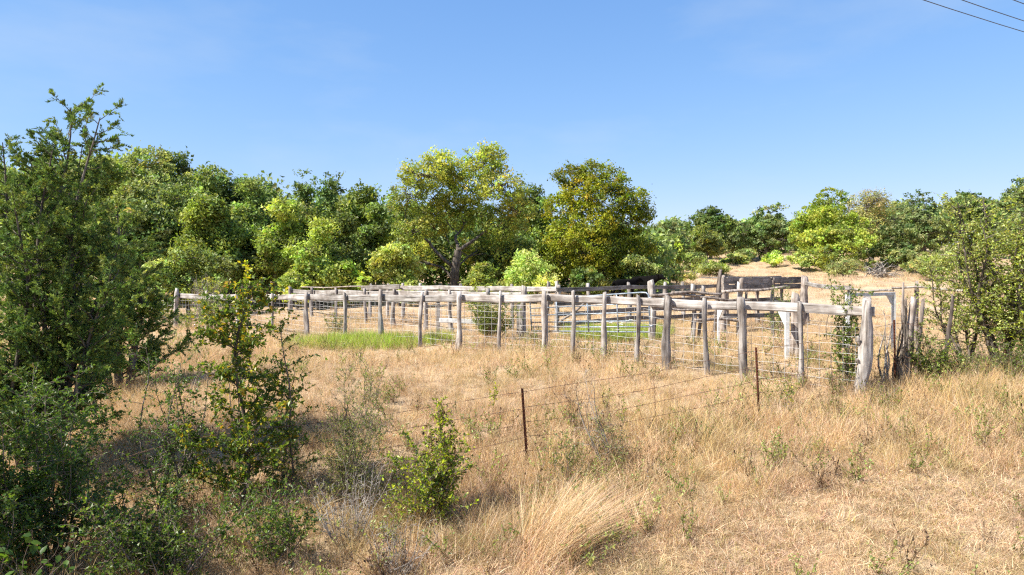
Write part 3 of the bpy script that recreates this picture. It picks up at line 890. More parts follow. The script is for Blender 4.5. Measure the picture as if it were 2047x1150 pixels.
def tree(name, label, px, D, top_py, width_px, pal, cat='tree', n_leaf=10000, leaf=(.19, .12), skirt=0.12, shape='round', blobs=None, group=None, clump=0.34,
         trunk=True, base_dz=0, wts=None, fork=.3, dens=1.0, spiky=0.0, lean=0.0, mat='leaf', upbias=.4):
    base = G(px, D)
    H = (ZC - (top_py - HY) / F * D) - base[2]
    W = width_px / F * D
    e = empty(name, base)
    tag(e, label, cat, group)
    c0 = base + np.array([lean, 0, 0])
    # lobes of the crown
    if blobs is None:
        nb = max(8, int(9 + W * 1.6))
        blobs = []
        lo = skirt * H
        for i in range(nb):
            for _ in range(40):
                q = rng.uniform(-1, 1, 3)
                if np.dot(q, q) < 1: break
            if shape == 'cone':
                zf = rng.uniform(0, 1)
                rr = (1 - zf) * .85 + .08
                c = np.array([q[0] * W * .33 * rr, q[1] * W * .33 * rr, lo + zf * (H - lo) * .88])
                r = np.array([W * .27 * rr + .15, W * .27 * rr + .15, H * .13])
            else:
                c = np.array([q[0] * W * .42, q[1] * W * .38, lo + (H - lo) * (.5 + .40 * q[2])])
                zz = (c[2] - lo) / (H - lo)
                f = 1.0 - .45 * max(0, zz - .5) * 2 if shape == 'round' else 1.0
                c[:2] *= f
                r = np.array([W * .19, W * .19, min(H * .14, W * .17)]) * rng.uniform(.55, 1.35)
            blobs.append((c, r))
        blobs.append((np.array([lean * .3 + rng.normal(0, W * .06), 0, H - min(H * .16, W * .2)]), np.array([W * .24, W * .24, min(H * .16, W * .2)])))
    else:
        bl = []
        for (bx, by, rx, ry, dy) in blobs:       # given as columns and rows of the photograph at this tree's depth
            pc = P(bx, by, D + dy) - base
            bl.append((pc, np.array([rx / F * D, rx / F * D * .9, ry / F * D])))
        blobs = bl
    vol = np.array([np.prod(r) ** (2 / 3) for c, r in blobs]); vol /= vol.sum()
    leaf_per = 26
    ncl = int(n_leaf / leaf_per)
    which = rng.choice(len(blobs), ncl, p=vol)
    C = np.array([b[0] for b in blobs])[which]; R = np.array([b[1] for b in blobs])[which]
    dirs = nrm(rng.normal(0, 1, (ncl, 3)))
    rad = rng.uniform(.35, 1.0, ncl) ** .5
    cl = C + dirs * R * rad[:, None]
    if spiky: cl[:, 2] += np.minimum(rng.exponential(spiky, ncl), spiky * 2.2) * (rad > .85)
    cl[:, 2] = np.maximum(cl[:, 2], .12)
    ctr = np.array([0, 0, H * .45])
    # leaves around each clump
    idx = np.repeat(np.arange(ncl), leaf_per)
    cr_ = clump * rng.uniform(.6, 1.25, ncl) * min(1.0, W / 5 + .25)
    off = rng.normal(0, 1, (len(idx), 3)) * cr_[idx][:, None] * [.62, .62, .42]
    pos = cl[idx] + off
    nn = nrm(off + .001) * .5 + nrm(pos - ctr) * .5 + [0, 0, upbias] + rng.normal(0, .65, pos.shape)
    tt = rng.normal(0, 1, pos.shape) + [0, 0, -.15]
    bt = rng.normal(0, 1, (len(blobs), 1)) * [.16, .12, .12] + 1 + rng.normal(0, .12, (len(blobs), 1))
    ccol = palette(ncl, pal, wts, .22) * np.clip(bt, .6, 1.5)[which]
    col = 1.2 * ccol[idx] * (1 + rng.normal(0, .16, (len(idx), 1)))
    sz_ = np.exp(rng.normal(-.05, .33, len(idx))); L = leaf[0] * sz_; Wd = leaf[1] * sz_ * rng.uniform(.75, 1.25, len(idx))
    mb = MB(); leaves(mb, pos, tt, nn, L, Wd, np.clip(col, .005, .8))
    o = link('crown', mb.mesh('crown', M[mat], False), e, base)
    # trunk, limbs and twigs
    if trunk:
        mb = MB()
        tr = .026 * H + .03
        fk = np.array([rng.normal(0, .04) * H + lean * .3, 0, fork * H])
        s = np.linspace(0, 1, 6)[:, None]
        tube(mb, limb_path(np.array([0, 0, -.2]), fk, 6, .03), np.linspace(tr * 1.25, tr * .85, 6), 9, False, None, .12)
        # each lobe hangs on the nearest limb already grown, so limbs fork and fork again
        nodes = [np.array([0, 0, fork * H * f]) for f in (.45, .7)] + [fk]
        nrad = [tr * .6, tr * .75, tr * .85]
        for c, r in sorted(blobs, key=lambda q: np.linalg.norm(q[0] - fk)):
            A = np.array(nodes)
            dd = np.linalg.norm(A - c, axis=1) + 2.5 * np.maximum(0, A[:, 2] - c[2] + .2) + .3 * np.linalg.norm(A - fk, axis=1) + 1.2 * np.maximum(0, .6 * np.hypot(A[:, 0] - c[0], A[:, 1] - c[1]) - (c[2] - A[:, 2]))
            k = int(np.argmin(dd))
            st = A[k]
            pth = limb_path(st, c, 8, .10, .05)
            r0 = min(nrad[k] * .6, .02 + .032 * np.linalg.norm(c - st))
            rr = np.linspace(r0, max(.018, r0 * .35), 8)
            tube(mb, pth, rr, 6, False, None, .1)
            for i in range(2, 8):
                nodes.append(pth[i]); nrad.append(rr[i])
        nt_ = min(ncl, int(90 * dens))
        for i in rng.choice(ncl, nt_, replace=False):
            c, r = blobs[which[i]]
            st = c + rng.normal(0, .15, 3) * r
            tube(mb, limb_path(st, cl[i], 4, .1), np.linspace(.03, .008, 4), 4, False)
        link('trunk', mb.mesh('trunk', M['bark'], True, color=False), e, base)
    return e

HERO = [(a * 1.15, b * 1.1, c) for a, b, c in ELM]
HERO2 = [(a * 1.1, b * 1.18, c * 1.05) for a, b, c in OLIVE]
# the two large trees in the middle
tree('oak_tree', 'largest spreading olive tree standing in the middle behind the corral with a forked dark trunk', 905, 39.5, 290, 305, HERO, n_leaf=42000, leaf=(.12, .08), clump=.27, fork=.33, dens=3.4, spiky=.12,
     blobs=[(850, 352, 55, 28, 0), (815, 400, 38, 40, 0), (880, 330, 40, 25, .5), (965, 330, 48, 34, 0), (1000, 372, 52, 36, 0), (935, 378, 45, 34, 1), (1035, 420, 40, 40, .5), (1000, 450, 40, 40, 1), (960, 430, 34, 30, 2),
            (860, 425, 45, 26, 1.5), (820, 462, 40, 28, -.5), (985, 310, 30, 18, 0), (790, 500, 34, 30, 1), (835, 520, 38, 40, 3), (955, 500, 36, 40, 3), (1015, 510, 38, 42, 2), (868, 398, 30, 24, 1), (905, 405, 34, 30, 2), (870, 455, 34, 26, 2.5), (925, 440, 30, 28, 2), (900, 350, 30, 24, .5)], wts=[3, 3, 2, 3])
tree('elm_tree', 'broad rust tinged olive tree right of the largest tree, beside the black cattle', 1190, 45, 325, 235, HERO2, n_leaf=42000, leaf=(.13, .09), clump=.3, fork=.2, dens=1.6, spiky=.08,
     blobs=[(1140, 355, 34, 24, 0), (1185, 345, 40, 20, 0), (1225, 362, 34, 26, 0), (1165, 385, 50, 34, -.5), (1120, 420, 38, 36, 0), (1210, 400, 50, 38, -.5), (1265, 400, 36, 28, 0), (1285, 428, 24, 22, 0), (1250, 445, 40, 34, 0),
            (1180, 445, 50, 36, -.8), (1130, 475, 44, 34, -1), (1180, 500, 44, 44, -1.2), (1235, 490, 50, 40, 0), (1275, 505, 36, 44, .5), (1120, 525, 34, 34, 0), (1215, 535, 50, 34, 0)], wts=[3, 3, 2, 3])
tree('elm_tree', 'darker tree squeezed in between the two large middle trees', 1052, 47, 372, 120, OAK + ELM[:1], n_leaf=14000, leaf=(.17, .11))
tree('cedar_tree', 'dark low tree filling the gap beneath the two middle crowns', 1030, 43, 470, 130, OAK, n_leaf=9000)

# left tree line
LT = [
 ('live_oak', 'tall rounded grey green tree rising highest above the left tree line', 300, 44, 293, 230, GREY, dict(n_leaf=22000, skirt=.25)),
 ('live_oak', 'dark topped live oak just right of the highest left crown', 352, 46, 300, 110, LIVE, dict(n_leaf=11000, skirt=.4)),
 ('live_oak', 'grey green oak sloping down right of the highest left crown', 415, 45, 330, 120, LIVE + GREY, dict(n_leaf=12000, skirt=.3)),
 ('elm_tree', 'olive tree behind the tip of the near left cedar', 205, 40, 312, 150, ELM + GREY, dict(n_leaf=14000)),
 ('cedar_tree', 'dark pointed cedar behind the bright yellow green tree', 512, 44, 358, 110, CEDAR, dict(n_leaf=12000, shape='cone', spiky=.25, leaf=(.2, .09), mat='cedar')),
 ('cedar_tree', 'dark cedar with ragged tip left of the pair of spiky cedars', 470, 46, 360, 90, CEDAR + LIVE, dict(n_leaf=9000, spiky=.15, leaf=(.2, .09))),
 ('elm_tree', 'bright yellow green tree in the left tree line', 418, 36, 394, 125, YELL, dict(n_leaf=15000, leaf=(.15, .1), skirt=.3)),
 ('elm_tree', 'dark green tree under the bright yellow green crown', 455, 37, 440, 120, OAK, dict(n_leaf=10000)),
 ('elm_tree', 'olive green upright tree between the yellow green tree and the spiky cedars', 560, 37, 397, 110, ELM + YELL[:1], dict(n_leaf=13000, leaf=(.15, .1))),
 ('cedar_tree', 'left one of the pair of spiky dark cedars on the skyline', 610, 45, 362, 95, CEDAR, dict(n_leaf=12000, shape='cone', spiky=.35, leaf=(.2, .09), mat='cedar')),
 ('cedar_tree', 'right one of the pair of spiky dark cedars on the skyline', 662, 45, 366, 90, CEDAR, dict(n_leaf=12000, shape='cone', spiky=.35, leaf=(.2, .09), mat='cedar')),
 ('elm_tree', 'yellowing bushy tree below the spiky cedars', 640, 36, 437, 105, YELL + ELM, dict(n_leaf=11000, leaf=(.15, .1))),
 ('elm_tree', 'dark green tree left of the largest middle tree', 715, 42, 372, 110, ELM + OAK, dict(n_leaf=14000, spiky=.12)),
 ('live_oak', 'shadowy oak with bare grey twigs beside the largest tree', 748, 40, 410, 80, OAK, dict(n_leaf=8000, dens=2)),
 ('elm_tree', 'dark tree in the deep shade behind the second corral fence', 520, 38, 455, 130, OAK, dict(n_leaf=11000)),
 ('elm_tree', 'grey green tree with dead branches behind the near left cedar', 290, 36, 400, 150, GREY + CEDAR, dict(n_leaf=13000, dens=2)),
 ('elm_tree', 'dark olive tree half hidden behind the near left cedar', 110, 36, 340, 190, ELM + CEDAR, dict(n_leaf=14000)),
 ('elm_tree', 'mid green tree filling the tree line between the yellow green tree and the olive one', 488, 39, 402, 105, MID + OAK, dict(n_leaf=11000, leaf=(.16, .1))),
 ('elm_tree', 'leafy green tree just behind the yellowing bushy tree', 600, 40, 412, 105, MID + ELM, dict(n_leaf=11000, leaf=(.16, .1))),
 ('elm_tree', 'green tree between the yellowing bushy tree and the bare grey twigs', 690, 38, 428, 95, MID + ELM[:1], dict(n_leaf=10000, leaf=(.16, .1))),
 ('elm_tree', 'soft green tree right above the corral corner bushes', 360, 39, 372, 130, MID + GREY, dict(n_leaf=14000, leaf=(.16, .1))),
 ('elm_tree', 'green tree peeking out between the near cedar and the grey green crown', 245, 37, 372, 120, MID + PALE, dict(n_leaf=12000, leaf=(.15, .1))),
 ('elm_tree', 'tree at the left picture edge behind the near cedar', -20, 37, 330, 200, ELM + LIVE, dict(n_leaf=12000)),
]
WOODS = np.array((.185, .235, .06))       # the common leaf tone of this wood
for nm, lab, px, D, top, w, pal, kw in LT:
    pal = [tuple(np.array(c) * .55 + WOODS * .45) for c in pal]
    tree(nm, lab, px, D, top, w, pal, **kw)

# far trees at the right
RT = [
 ('live_oak', 'dark grey green oak just right of the broad olive tree', 1332, 78, 438, 85, LIVE + GREY, dict(n_leaf=9000, leaf=(.26, .18))),
 ('live_oak', 'dark round topped oak behind the small pale tree', 1420, 92, 417, 105, OAK, dict(n_leaf=12000, leaf=(.3, .2))),
 ('elm_tree', 'small pale green tree in front of the round topped dark oak', 1410, 82, 450, 68, ELM + GREY, dict(n_leaf=8000, leaf=(.22, .15))),
 ('elm_tree', 'low bright green bushy tree at the foot of the grey green oak', 1348, 72, 472, 60, ELM + YELL, dict(n_leaf=6000, leaf=(.22, .15))),
 ('live_oak', 'broad dark live oak left of the tall yellow green tree', 1535, 90, 406, 125, LIVE, dict(n_leaf=15000, leaf=(.28, .18), skirt=.05)),
 ('elm_tree', 'tall yellow green tree standing in the pasture at the right', 1650, 80, 377, 140, [(a * 1.15, b * 1.12, c) for a, b, c in YELL], dict(n_leaf=20000, leaf=(.22, .15), skirt=.06)),
 ('elm_tree', 'low yellow green skirt tree in front of the tall yellow green one', 1668, 75, 452, 160, YELL + ELM, dict(n_leaf=14000, leaf=(.22, .15), skirt=.02)),
 ('mesquite_tree', 'thin crowned grey buff tree with bare branches beside the yellow green tree', 1742, 84, 376, 120, BUFF, dict(n_leaf=9000, leaf=(.18, .1), dens=4, skirt=.25, clump=.5)),
 ('live_oak', 'wide dark oak behind the brush pile', 1850, 92, 382, 150, LIVE, dict(n_leaf=15000, leaf=(.28, .18))),
 ('live_oak', 'dark oak half hidden by the near right bush', 1930, 95, 386, 130, LIVE + OAK, dict(n_leaf=11000, leaf=(.28, .18))),
 ('live_oak', 'tall dark oak at the far right skyline above the near bush', 2040, 90, 356, 120, LIVE, dict(n_leaf=12000, leaf=(.28, .18))),
 ('live_oak', 'low dark tree under the bare branches of the grey buff tree', 1790, 80, 450, 110, OAK + GREY, dict(n_leaf=8000, leaf=(.25, .16))),
 ('live_oak', 'dark oak in the notch between the round topped oak and the broad live oak', 1478, 98, 440, 60, LIVE, dict(n_leaf=6000, leaf=(.3, .2))),
 ('elm_tree', 'dim tree behind the right side of the broad olive tree', 1310, 64, 455, 80, LIVE + OAK, dict(n_leaf=8000, leaf=(.22, .15))),
]
for nm, lab, px, D, top, w, pal, kw in RT: tree(nm, lab, px, D, top, w, pal, **kw)

# the mass of wood behind, which nobody could count
def woodland():
    mb = MB()
    def mass(px0, px1, D0, D1, n, tops, leaf, pal):
        px = rng.uniform(px0, px1, n); D = rng.uniform(D0, D1, n)
        x = (px - CX) / F * D
        g = gz(x, D)
        top = ZC - (np.interp(px, tops[0], tops[1]) + 12 * np.sin(px * .045) + 7 * np.sin(px * .11 + 1) - HY) / F * D
        f = rng.uniform(0, 1, n) ** .7
        c = np.stack([x, D, g + .1 + (top - g) * f], 1)
        k = 9
        idx = np.repeat(np.arange(n), k)
        pos = c[idx] + rng.normal(0, .4, (n * k, 3))
        col = palette(n, pal)[idx] * (1 + rng.normal(0, .15, (n * k, 1)))
        leaves(mb, pos, rng.normal(0, 1, pos.shape), rng.normal(0, .7, pos.shape) + [-.3, -.3, .5], leaf[0] * rng.uniform(.7, 1.3, n * k), leaf[1] * rng.uniform(.7, 1.3, n * k), col)
    mass(-250, 1330, 47, 58, 6500, ([-250, 200, 400, 600, 760, 1330], [340, 330, 372, 398, 425, 470]), (.42, .28), LIVE + CEDAR)
    mass(1290, 2300, 104, 125, 3600, ([1290, 1480, 1700, 1900, 2050, 2300], [455, 462, 430, 410, 385, 380]), (.7, .48), LIVE)
    o = link('woodland', mb.mesh('woodland', M['leaf'], False)); tag(o, 'dark mass of woodland closing the view behind the trees', None, None, 'stuff')
woodland()

# mid-distance bushes (leafy down to the ground)
BU = [
 ('bush', 'pale olive bush behind the corral corner post at the left', 385, 31, 492, 150, PALE + ELM, dict(n_leaf=11000, leaf=(.12, .07))),
 ('bush', 'light green bush left of the corral corner post under the trees', 310, 30, 520, 110, PALE + GREY, dict(n_leaf=9000, leaf=(.11, .07))),
 ('bush', 'small bright bush behind the second fence beneath the dark trees', 592, 35, 540, 70, PALE + YELL, dict(n_leaf=5000, leaf=(.12, .08))),
 ('bush', 'arching yellow green bush beside the bare grey twigs', 695, 36, 522, 80, ELM + YELL, dict(n_leaf=5500, leaf=(.12, .08))),
 ('bush', 'wide pale yellow green bush left of the largest tree', 800, 36, 484, 120, PALE + ELM, dict(n_leaf=11000, leaf=(.13, .08))),
 ('bush', 'round feathery light green bush between the two middle trees', 1066, 38, 500, 115, PALE, dict(n_leaf=11000, leaf=(.14, .05))),
 ('bush', 'small dark green bush right of the feathery bush behind the board fence', 1172, 39, 532, 70, ELM + OAK, dict(n_leaf=5000, leaf=(.12, .08))),
 ('bush', 'light green bush right behind the cattle', 1268, 43.8, 508, 120, PALE + MID, dict(n_leaf=9000, leaf=(.14, .09))),
 ('bush', 'low olive bush right of the trunk of the largest tree', 968, 37, 525, 80, ELM, dict(n_leaf=6000, leaf=(.12, .08))),
 ('bush', 'yellow green bush in the far pasture below the broad live oak', 1552, 80, 503, 58, PALE + YELL, dict(n_leaf=4000, leaf=(.2, .13))),
 ('bush', 'low green bush on the far slope beside the pale tree', 1470, 84, 508, 60, PALE, dict(n_leaf=3500, leaf=(.2, .13))),
 ('bush', 'bright low bush on the far slope right of the cattle', 1420, 70, 520, 80, PALE + YELL, dict(n_leaf=4000, leaf=(.17, .1))),
 ('bush', 'silvery low bush left of the brush pile', 1690, 68, 516, 90, GREY + BUFF, dict(n_leaf=5000, leaf=(.2, .05))),
 ('bush', 'low green bush at the foot of the round topped dark oak', 1392, 76, 505, 70, MID + PALE, dict(n_leaf=4500, leaf=(.2, .13))),
 ('bush', 'scrubby bush in the gap left of the broad live oak', 1492, 86, 500, 56, MID + GREY, dict(n_leaf=4000, leaf=(.22, .14))),
 ('bush', 'low scrub against the foot of the tall yellow green tree', 1602, 76, 505, 64, PALE + MID, dict(n_leaf=4500, leaf=(.2, .13))),
 ('bush', 'dull green scrub behind the brush pile', 1800, 74, 498, 90, GREY + MID, dict(n_leaf=5500, leaf=(.22, .13))),
 ('bush', 'buff scrub on the far slope between the brush pile and the right bush', 1845, 66, 512, 70, BUFF + GREY, dict(n_leaf=4500, leaf=(.2, .06))),
 ('bush', 'grassy olive scrub on the slope just right of the cattle', 1352, 58, 528, 70, PALE + BUFF, dict(n_leaf=4500, leaf=(.2, .05))),
 ('bush', 'grey green bush behind the near right shrub in the far pasture', 1885, 62, 500, 110, GREY + PALE, dict(n_leaf=6000, leaf=(.2, .1))),
]
for nm, lab, px, D, top, w, pal, kw in BU: tree(nm, lab, px, D, top, w, pal, cat='bush', trunk=True, skirt=.03, fork=.12, clump=.26, dens=.5, **kw)

# ------------------------------------------------------------------ near shrubs grown stem by stem
def shrub(name, label, base, H, spread, n_stem, n_twig, leaf, per_m, pal, cat='shrub', wts=None, mat='leaf_near', lean=(0, 0), stem_r=.012, twig_len=.34, bark='twig', sub=2, up=.5, t0=.2, droop=0.0, group=None, fol='foliage', stem_end=.25):
    base = np.asarray(base, float)
    e = empty(name, base); tag(e, label, cat, group)
    mb = MB(); lp, ld = [], []
    def put(path, frm=0.0):
        seg = np.linalg.norm(np.diff(path, axis=0), axis=1).sum()
        k = rng.poisson(max(seg * per_m * (1 - frm), .01))
        if k <= 0: return
        t = rng.uniform(frm, 1, k) * (len(path) - 1)
        i = np.minimum(t.astype(int), len(path) - 2); f = (t - i)[:, None]
        p = path[i] * (1 - f) + path[i + 1] * f
        lp.append(p); ld.append(path[i + 1] - path[i])
    for s_ in range(n_stem):
        a = rng.uniform(0, 6.28); rr = math.sqrt(rng.uniform(0, 1))
        tip = np.array([math.cos(a) * rr * spread + lean[0], math.sin(a) * rr * spread * .8 + lean[1], H * (rng.uniform(.6, 1.0) if s_ else 1.0)])
        st = np.array([math.cos(a) * .06 * rr, math.sin(a) * .06 * rr, -.1]) * (1 if n_stem > 1 else 0) + [0, 0, -.05]
        pth = limb_path(st, tip, 10, .05, .0)
        pth[:, 2] -= droop * H * (np.linspace(0, 1, 10) ** 3)
        r0 = stem_r * (1.0 if n_stem == 1 else rng.uniform(.6, 1.1))
        tube(mb, pth, np.linspace(r0 * 1.3, r0 * stem_end, 10), 6, False, None, .1)
        put(pth, .55)
        for k in range(n_twig):
            t = t0 + (1 - t0) * (k + rng.uniform(0, 1)) / n_twig
            i = min(int(t * 9), 8); f = t * 9 - i
            p0 = pth[i] * (1 - f) + pth[i + 1] * f
            d = rng.normal(0, 1, 3) * [1, 1, .35]; d = nrm(d) + [0, 0, up]
            L = twig_len * H * (1.05 - .6 * t) * rng.uniform(.5, 1.15)
            tw = limb_path(p0, p0 + nrm(d) * L, 5, .09, .04)
            tube(mb, tw, np.linspace(r0 * .42 * (1.1 - .6 * t), .0016, 5), 4, False)
            put(tw, .15)
            for _ in range(sub):
                j = rng.integers(1, 5); q0 = tw[j]
                d2 = nrm(nrm(tw[-1] - tw[0]) + rng.normal(0, .7, 3))
                t2 = limb_path(q0, q0 + d2 * L * rng.uniform(.3, .55), 4, .08)
                tube(mb, t2, np.linspace(.0032, .0012, 4), 3, False)
                put(t2)
    link('stems', mb.mesh('stems', M[bark], True, color=False), e, base)
    if lp:
        lp = np.concatenate(lp); ld = nrm(np.concatenate(ld)); N = len(lp)
        t = ld * .35 + rng.normal(0, .6, (N, 3)) + [0, 0, -.05]
        t = nrm(t)
        c = lp + t * leaf[0] * .5
        nn = rng.normal(0, .55, (N, 3)) + [0, 0, .8]
        mb = MB(); leaves(mb, c, t, nn, leaf[0] * rng.uniform(.55, 1.25, N), leaf[1] * rng.uniform(.55, 1.25, N), palette(N, pal, wts, .18), .22)
        o = link(fol, mb.mesh(fol, M[mat], False), e, base)
    return e

HACK = [(.050, .085, .018), (.075, .115, .020), (.040, .065, .018)]
HACKY = HACK + [(.17, .17, .02), (.20, .14, .02)]
YEL2 = [(.25, .27, .015), (.30, .26, .012), (.17, .22, .02)]
DARKL = [(.030, .060, .016), (.042, .078, .018), (.055, .095, .02)]
BRIGHT = [(.14, .185, .016), (.19, .23, .018), (.10, .14, .016)]
DUSTY = [(.12, .14, .055), (.15, .165, .06), (.10, .115, .05)]
DEADL = [(.16, .10, .06), (.11, .07, .045)]
HACK, HACKY, DUSTY, BRIGHT, YEL2 = [[(a * 2.3, b * 2.1, c * 1.6) for a, b, c in q] for q in (HACK, HACKY, DUSTY, BRIGHT, YEL2)]
DARKL = [(a * 2.3, b * 2.1, c * 1.6) for a, b, c in DARKL]

def gp_(px, py_or_D): return G(px, py_or_D)
def hgt(px, D, top): return (ZC - (top - HY) / F * D) - G(px, D)[2]

# the sapling in front at the left, its yellow leader
shrub('sapling', 'slender leafy sapling in front of the corral with yellowing upper leaves', G(476, 8.4), hgt(476, 8.4, 565), .22, 1, 78, (.066, .042), 66, HACKY, 'sapling', [4, 4, 2, 1.6, .8], stem_r=.024, twig_len=.28, sub=4, up=.45, t0=.06)
shrub('sapling', 'thin upright shoot with bright yellow leaves above the corral rail', G(490, 9.0), hgt(490, 9, 518), .07, 4, 16, (.062, .044), 40, YEL2 + HACK[1:2], 'sapling', stem_r=.008, twig_len=.07, sub=0, t0=.6)
shrub('sapling', 'second dark stemmed sapling just right of the yellowing one', G(572, 8.9), hgt(572, 8.9, 640), .28, 2, 34, (.048, .03), 46, HACKY, 'sapling', [4, 4, 3, 1, .3], stem_r=.016, twig_len=.26, sub=2, t0=.12)
shrub('shrub', 'dark many stemmed shrub between the near cedar and the sapling', G(330, 8.2), hgt(330, 8.2, 690), .6, 7, 18, (.045, .027), 36, DARKL, 'shrub', stem_r=.013, twig_len=.30)
shrub('shrub', 'low dark bramble along the bottom left edge', G(330, 6.9), hgt(330, 6.9, 960), 1.0, 18, 14, (.047, .031), 36, DARKL + HACK, 'shrub', stem_r=.009, twig_len=.45)
shrub('shrub', 'dark bramble at the bottom under the second sapling', G(560, 7.3), hgt(560, 7.3, 960), .65, 13, 12, (.044, .03), 32, DARKL + HACK, 'shrub', stem_r=.008, twig_len=.42)
shrub('shrub', 'dense dark shrub at the left edge below the near cedar', G(110, 7.4), hgt(110, 7.4, 740), .85, 13, 22, (.05, .03), 42, DARKL, 'shrub', stem_r=.013, twig_len=.3)
shrub('shrub', 'wispy grey green shrub with many fine twigs right of the saplings', G(690, 8.4), hgt(690, 8.4, 730), .50, 16, 18, (.032, .011), 46, DUSTY + HACK, 'shrub', stem_r=.007, twig_len=.28, up=.9)
shrub('shrub', 'bright green vine covered bush left of the first steel stake', G(845, 8.1), hgt(845, 8.1, 880), 0.55, 15, 12, (.05, .03), 34, BRIGHT + HACK + DEADL[:1], 'shrub', [2, 2.5, 2, 2, 1.5, 1, 1.2], stem_r=.008, twig_len=.46)
shrub('shrub', 'tall leafy shoot with curled brown leaves rising from the bright green bush', G(880, 8.3), hgt(880, 8.3, 792), .22, 8, 18, (.048, .03), 52, BRIGHT + DEADL, 'shrub', [3, 3, 2, 2, 2], stem_r=.007, twig_len=.16)
shrub('thorn_bush', 'bare forked thorn twig reaching up beside the barbed wire', G(1215, 9.6), hgt(1215, 9.6, 742), .35, 4, 7, (.02, .01), 4, DEADL, 'shrub', stem_r=.009, twig_len=.3, bark='dead', lean=(-.3, 0))
shrub('shrub', 'small sparse green shrub right of the first steel stake', G(1125, 9.1), hgt(1125, 9.1, 852), .22, 7, 9, (.036, .018), 34, HACK + DUSTY, 'shrub', stem_r=.006, twig_len=.3)
shrub('shrub', 'low tangled dusty shrub under the barbed wire between the steel stakes', G(1235, 9.6), hgt(1235, 9.6, 830), .4, 10, 10, (.03, .015), 28, DUSTY + HACK[:1], 'shrub', stem_r=.006, twig_len=.34)
shrub('seedling', 'small plant with bright lime leaves poking above the grass before the corral', G(985, 11.5), hgt(985, 11.5, 765), .1, 4, 5, (.055, .03), 26, BRIGHT + YEL2[:1], 'plant', stem_r=.004, twig_len=.14, t0=.7)
shrub('shrub', 'leafy little bush beside the second steel stake', G(1575, 11.4), hgt(1575, 11.4, 770), .12, 4, 7, (.04, .024), 34, HACK + YEL2[:1], 'shrub', stem_r=.005, twig_len=.25)
# along the corral
shrub('shrub', 'olive shrub growing through the corral fence near its left corner', G(425, 25.5), 1.5, .8, 16, 12, (.06, .032), 26, PALE + HACK, 'shrub', stem_r=.012)
shrub('shrub', 'pale scrubby bush at the foot of the corral corner post', G(372, 26.0), .8, .7, 14, 9, (.055, .028), 26, DUSTY + PALE, 'shrub', stem_r=.008)
shrub('shrub', 'dull green shrub inside the corral below the middle rails', G(672, 24.5), .75, .6, 12, 9, (.06, .032), 26, DUSTY + HACK, 'shrub', stem_r=.008)
shrub('shrub', 'rounded bush growing inside the open timber frame', G(985, 21.4), 1.35, .95, 24, 16, (.06, .034), 36, DUSTY + HACK + PALE[:1], 'shrub', stem_r=.011)
shrub('seedling', 'fresh lime green shoots rising above the far pale rail', G(965, 25.5), 2.05, .5, 8, 8, (.12, .045), 14, BRIGHT, 'plant', stem_r=.008, twig_len=.14, t0=.6)
shrub('shrub', 'small shrub at the foot of the post beside the tube gate', G(1070, 20.0), .55, .4, 8, 8, (.05, .028), 26, DUSTY + HACK, 'shrub', stem_r=.006)
shrub('vine', 'leafy vine climbing the pole fence in front of the loading chute', G(1560, 21.6), 1.75, .3, 8, 12, (.05, .03), 24, HACK + PALE, 'vine', stem_r=.008)
shrub('vine', 'tall thin shoot with a string of leaves standing above the pale rail', G(1656, 19.5), hgt(1656, 19.5, 522), .04, 1, 14, (.075, .045), 30, HACK + PALE[:1], 'vine', stem_r=.008, twig_len=.05, sub=0, t0=.5)
shrub('vine', 'leafy vine climbing beside the gnarled end post over the white gate frame', G(1700, 12.95), hgt(1700, 12.95, 565), .32, 10, 18, (.052, .032), 40, HACK + PALE[:1], 'vine', stem_r=.009, twig_len=.2)
shrub('shrub', 'dry twiggy brush behind the corral corner post', G(405, 29.5), 2.0, .9, 26, 10, (.03, .012), 8, DEADL, 'shrub', bark='dead', stem_r=.012, twig_len=.25, up=.9)

shrub('shrub', 'leafy dark shrub in the bottom left corner behind the broad leaved vine', G(10, 6.9), hgt(10, 6.9, 860), .6, 14, 20, (.05, .03), 50, DARKL + HACK[:1], 'shrub', stem_r=.01, twig_len=.34)
# the bush at the right edge
shrub('hackberry', 'large leafy hackberry at the right edge with a crooked grey trunk', G(2000, 14.8), hgt(2000, 14.8, 405), 1.15, 8, 36, (.062, .038), 31, [tuple(np.array(c) * 1.2) for c in HERO + PALE], 'tree', stem_r=.045, twig_len=.30, bark='bark', sub=3, t0=.25)
shrub('hackberry', 'second leafy hackberry running out of the right edge', G(2080, 14.2), hgt(2080, 14.2, 390), 1.2, 9, 34, (.062, .038), 34, [tuple(np.array(c) * 1.2) for c in HERO + PALE + YEL2[2:]], 'tree', stem_r=.045, twig_len=.30, bark='bark', sub=3, t0=.2)
shrub('hackberry', 'lower spreading hackberry branch bush left of the large one', G(1930, 15.2), hgt(1930, 15.2, 500), .8, 6, 20, (.058, .035), 30, HERO + PALE, 'tree', stem_r=.028, twig_len=.34, bark='bark', sub=3, t0=.25)
shrub('shrub', 'dense green shrub at the foot of the grey split logs', G(1862, 13.6), .85, .55, 14, 12, (.05, .03), 34, HACK + BRIGHT[:1], 'shrub', stem_r=.009)
shrub('shrub', 'dusty low shrub under the right hackberry', G(1935, 13.4), .7, .7, 16, 10, (.045, .024), 26, DUSTY + HACK, 'shrub', stem_r=.008)
shrub('shrub', 'leafy shrub below the right hackberry at the picture edge', G(2030, 13.6), .95, .7, 14, 12, (.05, .03), 30, HACK, 'shrub', stem_r=.009)
shrub('shrub', 'small green weed bush left of the gnarled end post', G(1680, 12.5), .5, .3, 8, 8, (.04, .02), 26, HACK + DUSTY, 'shrub', stem_r=.005)
